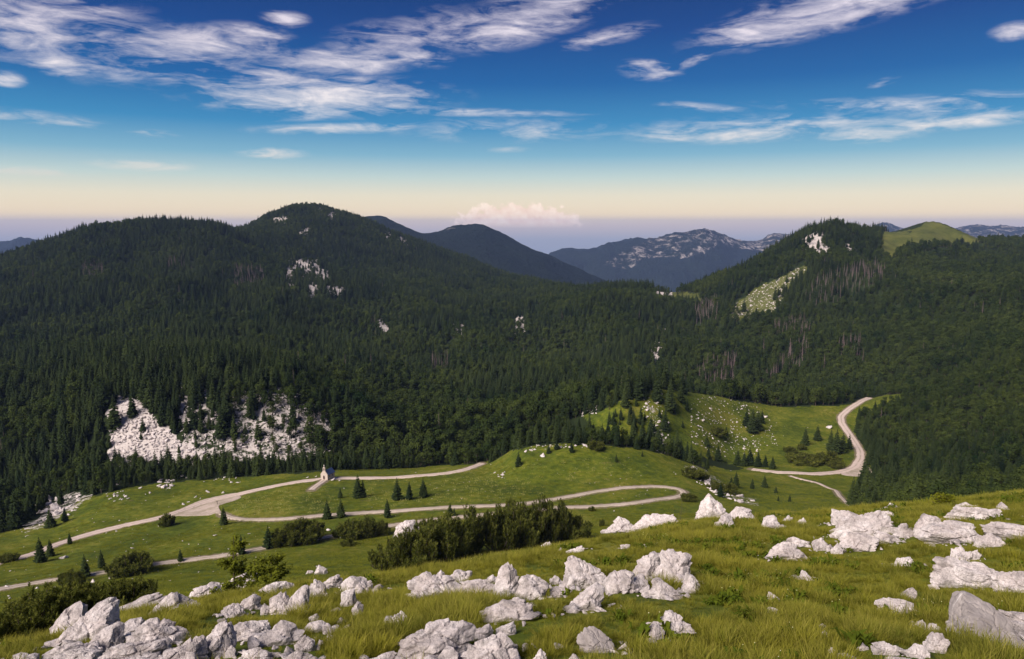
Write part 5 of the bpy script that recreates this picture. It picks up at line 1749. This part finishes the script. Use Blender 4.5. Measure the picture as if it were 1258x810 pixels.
# thinner where rock shows, thickly scattered clearings elsewhere
thin = np.where(r_ > 1.2, 0.10, np.where(r_ > 0.4, 0.62, 1.0))
thin = np.where((r_ > 0.4) & (PY > 900), 0.28, thin)
thin = np.where((pu > 770) & (pu < 880) & (PY > 366) & (PY < 490), 0.30, thin)
thin = np.where(in_poly(pu, pv, ROCKS_NEAR[6]) & (PY < 400), 0.06, thin)
keep &= RNG.random(len(PX)) < thin
gap = fbm2(PX / 22, PY / 22, 3, 91)
keep &= ~((gap < -0.20) & ~((pu > 1030) & (PY < 900)))
keep &= ~((pu > 1083) & (pu < 1214) & (PY > 1640))
for (x, y, r) in used_spots:
    keep &= ~((np.abs(PX - x) < r) & (np.abs(PY - y) < r))
for nm, (path, wd) in road_paths.items():
    q = path[::3]
    nearr = np.zeros(len(PX), bool)
    box = (PX > q[:, 0].min() - 8) & (PX < q[:, 0].max() + 8) & (PY > q[:, 1].min() - 8) & (PY < q[:, 1].max() + 8)
    ii = np.nonzero(box)[0]
    if len(ii):
        d = np.min(np.hypot(PX[ii][:, None] - q[:, 0], PY[ii][:, None] - q[:, 1]), axis=1)
        nearr[ii] = d < wd * .5 + 2.2
    keep &= ~nearr
# a few clumps on the far grass patches
extra = (g_ > 0.5) & (PY > 1000) & (fbm2(PX / 40, PY / 40, 2, 95) > 0.06) & (RNG.random(len(PX)) < 0.30)
keep |= extra & (pu < 1085)
keep |= in_poly(pu, pv, G_KNOB) & (PY > 372) & (PY < 640) & (RNG.random(len(PX)) < np.where(pu < 800, .40, .14))
# drop what the land hides by a wide margin
ang = (Zn - CZ) / np.maximum(YYn, 1.0)
run = np.maximum.accumulate(np.where(YYn > 5, ang, -9), axis=0)
ta = np.clip(np.interp(PX / (PY + APEX), tn, iT), 0, len(tn) - 1).astype(int)
yb = np.clip(((np.log(PY + APEX) - lYn[0]) / (lYn[1] - lYn[0])), 0, len(Yn) - 1).astype(int)
vis = (PZ + 24 - CZ) / PY > run[np.maximum(yb - 1, 0), ta]
keep &= vis
PX, PY, PZ, pu, pv, r_ = (a[keep] for a in (PX, PY, PZ, pu, pv, r_))
N = len(PX)
kindn = fbm2(PX / 120, PY / 120, 3, 97) + 0.25 * fbm2(PX / 25, PY / 25, 2, 98)
right_slope = ramp01(pu, 1040, 1140) * (1 - ramp01(pv, 425, 470))
pspruce = np.clip(0.44 + 2.8 * kindn - 0.55 * right_slope + 0.35 * ((pv > 440) & (pv < 575) & (pu > 120) & (pu < 480)) - 0.70 * ramp01(pu, 1050, 1100) * ramp01(pv, 440, 480), 0.06, 0.97)
kind = np.where(RNG.random(N) < pspruce, 0, 1)
DEADP = [[(985, 372), (1005, 345), (1040, 330), (1085, 326), (1088, 345), (1050, 368), (1000, 380)], [(853, 372), (880, 372), (882, 402), (856, 402)], [(950, 402), (995, 392), (1000, 412), (955, 420)], [(970, 432), (990, 420), (995, 455), (960, 470), (930, 475)], [(100, 328), (128, 326), (128, 345), (100, 345)],
         [(288, 332), (325, 335), (325, 356), (288, 355)], [(530, 442), (552, 442), (552, 466), (530, 466)], [(200, 322), (228, 318), (228, 330), (204, 332)], [(850, 455), (905, 440), (905, 480), (860, 480)], [(1030, 425), (1060, 420), (1060, 445), (1030, 445)]]
for q in DEADP:
    kind = np.where(in_poly(pu, pv, q) & (RNG.random(N) < 0.6), 2, kind)
kind = np.where((RNG.random(N) < 0.004) & (PY > 400), 2, kind)
hgt = np.where(kind == 0, RNG.normal(15.0, 4.6, N), np.where(kind == 1, RNG.normal(11.5, 3.0, N), RNG.normal(14.5, 3, N)))
hgt = np.clip(hgt, 5, 25)
hgt *= np.where((pu > 1040) & (pv > 440) & (PY < 760), RNG.uniform(0.32, 0.78, N), 1.0)          # low scrubby wood on the near spur
hgt *= np.where((PY < 428) & (pu < 640), np.where((pu > 125) & (pu < 430), RNG.uniform(.32, .72, N), RNG.uniform(.5, .9, N)), 1.0)
hgt *= np.where((PY < 480) & (pu > 640) & (pu < 880), RNG.uniform(.4, .8, N), 1.0)
hgt *= np.where((r_ > .4) & (pu < 480), 0.85, 1.0)
rotz = RNG.uniform(0, 6.28, N)
proto = np.where(kind == 0, RNG.integers(0, 5, N), np.where(kind == 1, RNG.integers(0, 4, N), RNG.integers(0, 3, N)))
sc_z = np.where(kind == 1, hgt / 12.0, hgt / 10.0)
sc_xy = np.where(kind == 0, sc_z * RNG.uniform(1.0, 1.5, N), sc_z * RNG.uniform(0.9, 1.25, N))

# the trees that show largest become things of their own: walk away from the camera, note what the nearer crowns already cover
order = np.argsort(PY)
cover = np.zeros((820, 1280), bool)
fgx = np.linspace(0, 1257, 200)
ind = {0: [], 1: [], 2: []}
LIM = {0: 300 - len(S), 1: 230, 2: 60}
pick = np.zeros(N, bool)
tu, tv_ = project(PX, PY, PZ + hgt)
blk = [((h_u), (h_v)) for h_u, h_v in ((0, 0),)]
run_px = run[np.maximum(yb[keep] - 1, 0), ta[keep]]
topang = (PZ + hgt - CZ) / PY
for i in order[:26000]:
    u0, vt, vb = pu[i], tv_[i], pv[i]
    if not (4 < u0 < 1254):
        continue
    k = int(kind[i])
    hw = (vb - vt) * (0.16 if k == 0 else 0.30 if k == 1 else 0.06)
    a, b = int(max(0, u0 - hw)), int(min(1279, u0 + hw + 1))
    # land in front hides the foot
    vvis = CV + F_PX * math.tan(math.atan(-run_px[i]) - PITCH)
    c, d = int(max(0, vt)), int(min(819, vb, vvis))
    if d - c < 3:
        continue
    win = cover[c:d, a:b]
    free = 1 - win.mean()
    if free > 0.45 and len(ind[k]) < LIM[k] and (k == 2 or (vb - vt) > 9):
        ind[k].append(i)
        pick[i] = True
    lo = int(c + (d - c) * (0.3 if k == 0 else 0.05))
    if k != 2:
        cover[lo:d, a:b] = True
print('forest', N, {k: len(v) for k, v in ind.items()})


def looks(i):
    t_ = 'tall' if hgt[i] > 16 else 'low' if hgt[i] < 9.5 else 'middling'
    w_ = sc_xy[i] / sc_z[i] / (1.25 if kind[i] == 0 else 1.07)
    return t_ + (' slender' if w_ < 0.92 else ' broad' if w_ > 1.08 else '')


def where_words(i):
    u, v, y = pu[i], pv[i], PY[i]
    if y < 460 and u < 130:
        return 'in the dark wood at the corner of the meadow'
    if y < 470 and u < 420:
        return 'in the belt of wood between chapel meadow and cliff'
    if u < 420:
        return 'among the white crags above the chapel'
    if u < 640 and y < 520:
        return 'in the wood behind the upper road'
    if u < 860 and y < 620:
        return 'in the wood behind the grassy knoll'
    if u < 1050:
        return 'in the wood beyond the grassy hollow'
    if y < 560:
        return 'in the scrubby wood above the road bend'
    return 'high on the wooded spur above the road bend'


for i in ind[0]:
    w = where_words(i)
    m_ = SPRUCE[proto[i]]
    plant('spruce_tree', looks(i) + ' dark spruce ' + w, 'spruce', m_[0], m_[1], (PX[i], PY[i], PZ[i] - .2), sc_xy[i], rotz[i], 'spruces ' + w, sz=sc_z[i])
for i in ind[1]:
    w = where_words(i)
    m_ = BEECH[proto[i]]
    plant('beech_tree', looks(i) + ' leafy beech ' + w, 'beech', m_[0], m_[1], (PX[i], PY[i], PZ[i] - .2), sc_xy[i], rotz[i], 'beeches ' + w, sz=sc_z[i])
for i in ind[2]:
    w = where_words(i)
    m_ = DEADS[proto[i]]
    r = plant('dead_spruce', looks(i) + ' bare dead spruce ' + w, 'dead tree', m_[0], m_[1], (PX[i], PY[i], PZ[i] - .2), sc_xy[i], rotz[i], 'dead spruces ' + w, sz=sc_z[i])
# the tall snag on the rim of the bowl
x, y, z = hit(841, 480, 380)
plant('dead_spruce', 'tall bare trunk standing on the rocky rim of the bowl', 'dead tree', DEADS[1][0], DEADS[1][1], (x, y, z - .2), 1.0, 1.0, sz=px_size(y, 26) / 10.0)

rest = ~pick
off = np.where(kind == 0, 0, np.where(kind == 1, 5, 9))
allproto = [m[2] for m in SPRUCE] + [m[2] for m in BEECH] + [m[2] for m in DEADS]
P3 = np.column_stack([PX, PY, PZ - 0.25])[rest]
ROT = np.column_stack([RNG.normal(0, .03, N), RNG.normal(0, .03, N), rotz])[rest]
SCL = np.column_stack([sc_xy, sc_xy, sc_z])[rest]
scatter('forest', P3, ROT, SCL, (proto + off)[rest], allproto, 'dark mixed spruce and beech forest covering the hills', 'forest')


# ------------------------------------------------------------------ grass of the near slope
def tuft(seed, blades, rad, hlo, hhi, w, stalks=0):
    rg = random.Random(seed)
    V, Fc, tip = [], [], []
    for b in range(blades + stalks):
        st_ = b >= blades
        a, q = rg.uniform(0, 6.28), rad * math.sqrt(rg.random())
        x0, y0 = math.cos(a) * q, math.sin(a) * q
        L = rg.uniform(hlo, hhi) * (1.25 if st_ else 1)
        la = a + rg.uniform(-1.2, 1.2)
        bend = rg.uniform(0.05, 0.2) if st_ else rg.uniform(0.25, 1.0)
        ww = w * (0.55 if st_ else rg.uniform(.7, 1.2))
        pa = la + 1.57 + rg.uniform(-.5, .5)
        dry = 0.9 if st_ else (0.75 if rg.random() < 0.10 else 0.0)
        i0 = len(V)
        for k, f in enumerate((0, .4, .75, 1.0)):
            out = L * bend * f * f * .8
            up = L * (f - 0.32 * bend * f * f)
            cx, cy, cz = x0 + math.cos(la) * out, y0 + math.sin(la) * out, up - .03
            wd = ww * (1 - f * .75) * .5
            if k < 3:
                V += [(cx - math.cos(pa) * wd, cy - math.sin(pa) * wd, cz), (cx + math.cos(pa) * wd, cy + math.sin(pa) * wd, cz)]
                tip += [max(dry, f * .35)] * 2
            else:
                V.append((cx, cy, cz))
                tip.append(max(dry, .55))
        Fc += [(i0, i0 + 1, i0 + 3, i0 + 2), (i0 + 2, i0 + 3, i0 + 5, i0 + 4), (i0 + 4, i0 + 5, i0 + 6)]
    return V, Fc, tip


def tuft_mesh(nm, mat, *a, **k):
    v, f, t_ = tuft(*a, **k)
    me = mesh_from(nm, v, f, [mat])
    float_attr(me, 'tip', t_)
    return me


TUFTS = [tuft_mesh('grass_tuft', M_GRASS, 800 + k, 84, 0.17, 0.17, 0.38, 0.010, stalks=(4 if k % 2 == 0 else 0)) for k in range(7)]
gy = []
for y0, y1, dens in ((6, 20, 19.0), (20, 34, 13.0), (34, 75, 8.0)):
    n = int(dens * 2 * 0.80 * (y1 - y0) * ((y1 + y0) / 2 + 9))
    yy = np.sqrt(RNG.uniform((y0 + 9) ** 2, (y1 + 9) ** 2, n)) - 9
    xx = RNG.uniform(-1, 1, n) * 0.80 * (yy + 9)
    gy.append(np.column_stack([xx, yy]))
gy = np.vstack(gy)
gz = Hgt(gy[:, 0], gy[:, 1])
ok = np.ones(len(gy), bool)
for (x, y, rx, ry) in BOULDER_FOOT:
    ok &= ((gy[:, 0] - x) / rx) ** 2 + ((gy[:, 1] - y) / ry) ** 2 > 1.0
tuss = fbm2(gy[:, 0] / 1.1, gy[:, 1] / 1.1, 2, 111) + 0.6 * fbm2(gy[:, 0] / 4.0, gy[:, 1] / 4.0, 2, 112)
ok &= (tuss > -0.42)
# keep what the crest hides out
uu, vv = project(gy[:, 0], gy[:, 1], gz)
ok &= (uu > -260) & (uu < 1520) & (vv < 960)
gy, gz, tuss = gy[ok], gz[ok], tuss[ok]
n = len(gy)
sc = np.clip(0.92 + 2.2 * tuss, 0.34, 1.6) * RNG.uniform(.75, 1.2, n)
for (x, y, rx, ry) in BOULDER_FOOT:      # grazed short along the foot of each boulder
    dd = np.hypot((gy[:, 0] - x) / (rx + .12), (gy[:, 1] - (y - 0.35)) / (ry + .75))
    sc *= 0.48 + 0.52 * ramp01(dd, 0.85, 1.40)
lean = RNG.normal(0, .12, (n, 2))
scatter('grass', np.column_stack([gy, gz]), np.column_stack([lean, RNG.uniform(0, 6.28, n)]), np.column_stack([sc * 1.15, sc * 1.15, sc]), RNG.integers(0, 7, n), TUFTS, 'long arching tussock grass covering the stony near slope', 'grass')
print('tufts', n)

# broad-leaved herbs and a few pale flower heads between the tussocks
HERBS = []
M_ROSETTE = mat_leaf('rosette_leaves', (0.050, 0.078, 0.008, 1), (0.110, 0.130, 0.014, 1), 0.25, 0.4)
M_PALE = mat_plain('pale_petals', (0.62, 0.58, 0.40, 1), 0.8, 0.5, 1.0, (0.55, 0.50, 0.16, 1))
for k in range(4):
    rg = random.Random(970 + k)
    V, Fc, mi = [], [], []
    for q in range(22):
        a, L, up = rg.uniform(0, 6.28), rg.uniform(.10, .24), rg.uniform(.05, .22)
        x0, y0 = rg.uniform(-.12, .12), rg.uniform(-.12, .12)
        ca, sa, w = math.cos(a), math.sin(a), rg.uniform(.02, .045)
        b = len(V)
        V += [(x0, y0, 0), (x0 + ca * L * .5 - sa * w, y0 + sa * L * .5 + ca * w, up), (x0 + ca * L, y0 + sa * L, up * rg.uniform(.5, 1.2)), (x0 + ca * L * .5 + sa * w, y0 + sa * L * .5 - ca * w, up)]
        Fc.append((b, b + 1, b + 2, b + 3))
        mi.append(0)
    for q in range((0, 0, 0, 2)[k]):
        x0, y0, z0, w = rg.uniform(-.15, .15), rg.uniform(-.15, .15), rg.uniform(.22, .34), rg.uniform(.008, .013)
        b = len(V)
        V += [(x0 + w, y0, z0), (x0, y0 + w, z0), (x0 - w, y0, z0), (x0, y0 - w, z0), (x0, y0, z0 + w), (x0, y0, 0.0)]
        Fc += [(b, b + 1, b + 4), (b + 1, b + 2, b + 4), (b + 2, b + 3, b + 4), (b + 3, b, b + 4), (b, b + 2, b + 5)]
        mi += [1, 1, 1, 1, 0]
    HERBS.append(mesh_from('herb_rosette', V, Fc, [M_ROSETTE, M_PALE], fmat=mi))
n = 9000
yy = np.sqrt(RNG.uniform(16 ** 2, 62 ** 2, n)) - 9
xx = RNG.uniform(-1, 1, n) * 0.78 * (yy + 9)
hk = fbm2(xx / 2.6, yy / 2.6, 3, 131) + .2 * fbm2(xx / 9, yy / 9, 2, 132)
ok = hk > 0.13
for (x, y, rx, ry) in BOULDER_FOOT:
    ok &= ((xx - x) / rx) ** 2 + ((yy - y) / ry) ** 2 > 1.0
xx, yy = xx[ok], yy[ok]
n = len(xx)
sc = RNG.uniform(.8, 1.7, n)
scatter('herbs', np.column_stack([xx, yy, Hgt(xx, yy)]), np.column_stack([np.zeros((n, 2)), RNG.uniform(0, 6.28, n)]), np.column_stack([sc, sc, sc]), RNG.integers(0, 4, n), HERBS, 'dark broad leaved herbs growing between the tussocks of the near slope', 'herbs')

# broken stone chips strewn round the outcrops
chip = []
feet = [f for f in BOULDER_FOOT if f[1] < 66 and f[2] > .25]
for _ in range(1100):
    fx, fy, frx, fry = random.choice(feet)
    a_, q_ = random.uniform(0, 6.28), random.uniform(0.9, 2.4)
    chip.append((fx + math.cos(a_) * (frx * q_ + .1), fy + math.sin(a_) * (fry * q_ + .1)))
chip = np.array(chip)
n = len(chip)
sc = RNG.uniform(.07, .30, n) * RNG.choice([.7, 1, 1.3], n)
scatter('stone_chips', np.column_stack([chip, Hgt(chip[:, 0], chip[:, 1]) + sc * .25]), np.column_stack([RNG.uniform(-.4, .4, (n, 2)), RNG.uniform(0, 6.28, n)]), np.column_stack([sc, sc * .9, sc * .75]), RNG.integers(0, 7, n), ROCKV, 'small pale stone chips strewn in the grass around the outcrops', 'stones')

# ------------------------------------------------------------------ meadow grass further down
MPATCH = [tuft_mesh('meadow_patch', M_MEADOWGRASS, 900 + k, 46, 0.85, 0.18, 0.42, 0.05) for k in range(5)]
ny = []
for y0, y1, dens in ((60, 130, 1.0), (130, 260, 0.75), (260, 480, 0.36), (480, 640, .16)):
    n = int(dens * 2 * 0.78 * (y1 - y0) * (y1 + y0) / 2)
    yy = np.sqrt(RNG.uniform(y0 ** 2, y1 ** 2, n))
    ny.append(np.column_stack([RNG.uniform(-1, 1, n) * 0.78 * yy, yy]))
ny = np.vstack(ny)
nz = Hgt(ny[:, 0], ny[:, 1])
g2, r2 = ground_masks(ny[:, 0], ny[:, 1], nz)
ok = g2 > .5
for nm, (path, wd) in road_paths.items():
    q = path[::2]
    ii = np.nonzero((ny[:, 0] > q[:, 0].min() - 6) & (ny[:, 0] < q[:, 0].max() + 6) & (ny[:, 1] > q[:, 1].min() - 6) & (ny[:, 1] < q[:, 1].max() + 6))[0]
    for s in range(0, len(ii), 4000):
        j = ii[s:s + 4000]
        d = np.min(np.hypot(ny[j][:, 0][:, None] - q[:, 0], ny[j][:, 1][:, None] - q[:, 1]), axis=1)
        ok[j[d < wd * .5 + 0.7]] = False
for P in (park3, bend3):
    ok &= ~in_poly(ny[:, 0], ny[:, 1], [tuple(p[:2]) for p in P])
tt = fbm2(ny[:, 0] / 9, ny[:, 1] / 9, 3, 121)
ok &= tt > -0.22
ny, nz, tt = ny[ok], nz[ok], tt[ok]
n = len(ny)
sc = np.clip(0.8 + 1.2 * tt, .4, 1.5) * RNG.uniform(.7, 1.2, n)
scatter('meadow_grass', np.column_stack([ny, nz]), np.column_stack([np.zeros((n, 2)), RNG.uniform(0, 6.28, n)]), np.column_stack([sc * 1.2, sc * 1.2, sc]), RNG.integers(0, 5, n), MPATCH, 'short green grass of the upland meadow below the slope', 'grass')
print('meadow patches', n)

# yellow flowers strewn over the meadow
fv, ff = [], []
for k in range(9):
    rg = random.Random(950 + k)
    x, y, z = rg.uniform(-.5, .5), rg.uniform(-.5, .5), rg.uniform(.2, .38)
    s = rg.uniform(.03, .06)
    b = len(fv)
    fv += [(x + s, y, z), (x, y + s, z + .02), (x - s, y, z), (x, y - s, z + .02), (x, y, z + s * .9), (x, y, z - .15)]
    ff += [(b, b + 1, b + 4), (b + 1, b + 2, b + 4), (b + 2, b + 3, b + 4), (b + 3, b, b + 4), (b, b + 5, b + 1), (b + 2, b + 5, b + 3)]
FLOW = [mesh_from('flower_clump', fv, ff, [M_FLOWER])]
FP = []
for poly, n in (([(285, 612), (400, 596), (420, 622), (400, 632), (285, 632)], 330), ([(450, 590), (590, 575), (640, 590), (690, 605), (560, 620), (450, 625)], 700), ([(620, 570), (760, 560), (800, 590), (640, 600)], 140), ([(860, 485), (960, 500), (960, 515), (860, 510)], 90)):
    P = np.array(poly)
    k = 0
    while k < n:
        u, v = random.uniform(P[:, 0].min(), P[:, 0].max()), random.uniform(P[:, 1].min(), P[:, 1].max())
        k += 1
        if in_poly(np.array([u]), np.array([v]), poly)[0]:
            FP.append(hit(u, v, 200))
n = len(FP)
scatter('wildflowers', FP, np.column_stack([np.zeros((n, 2)), RNG.uniform(0, 6.28, n)]), np.ones((n, 3)) * RNG.uniform(.8, 1.8, (n, 1)), np.zeros(n, int), FLOW, 'yellow wildflowers dotted over the chapel meadow', 'flowers')

# ------------------------------------------------------------------ haze
hb = box_geo(-30000, 30000, -400, 20600, -1520 + CZ - 20, CZ + 175)
hm_, ht, hout = new_mat('haze_air')
pvn = ht.new('ShaderNodeVolumePrincipled')
pvn.inputs['Color'].default_value = (0.36, 0.50, 0.92, 1)
pvn.inputs['Density'].default_value = 3.4e-5
pvn.inputs['Anisotropy'].default_value = 0.0
ht.l.new(pvn.outputs[0], hout.inputs['Volume'])
hz = obj('haze', fix(mesh_from('haze', hb[0], hb[1], [hm_])))
tag(hz, 'thin bluish evening haze over the far valleys', 'haze', kind='stuff')
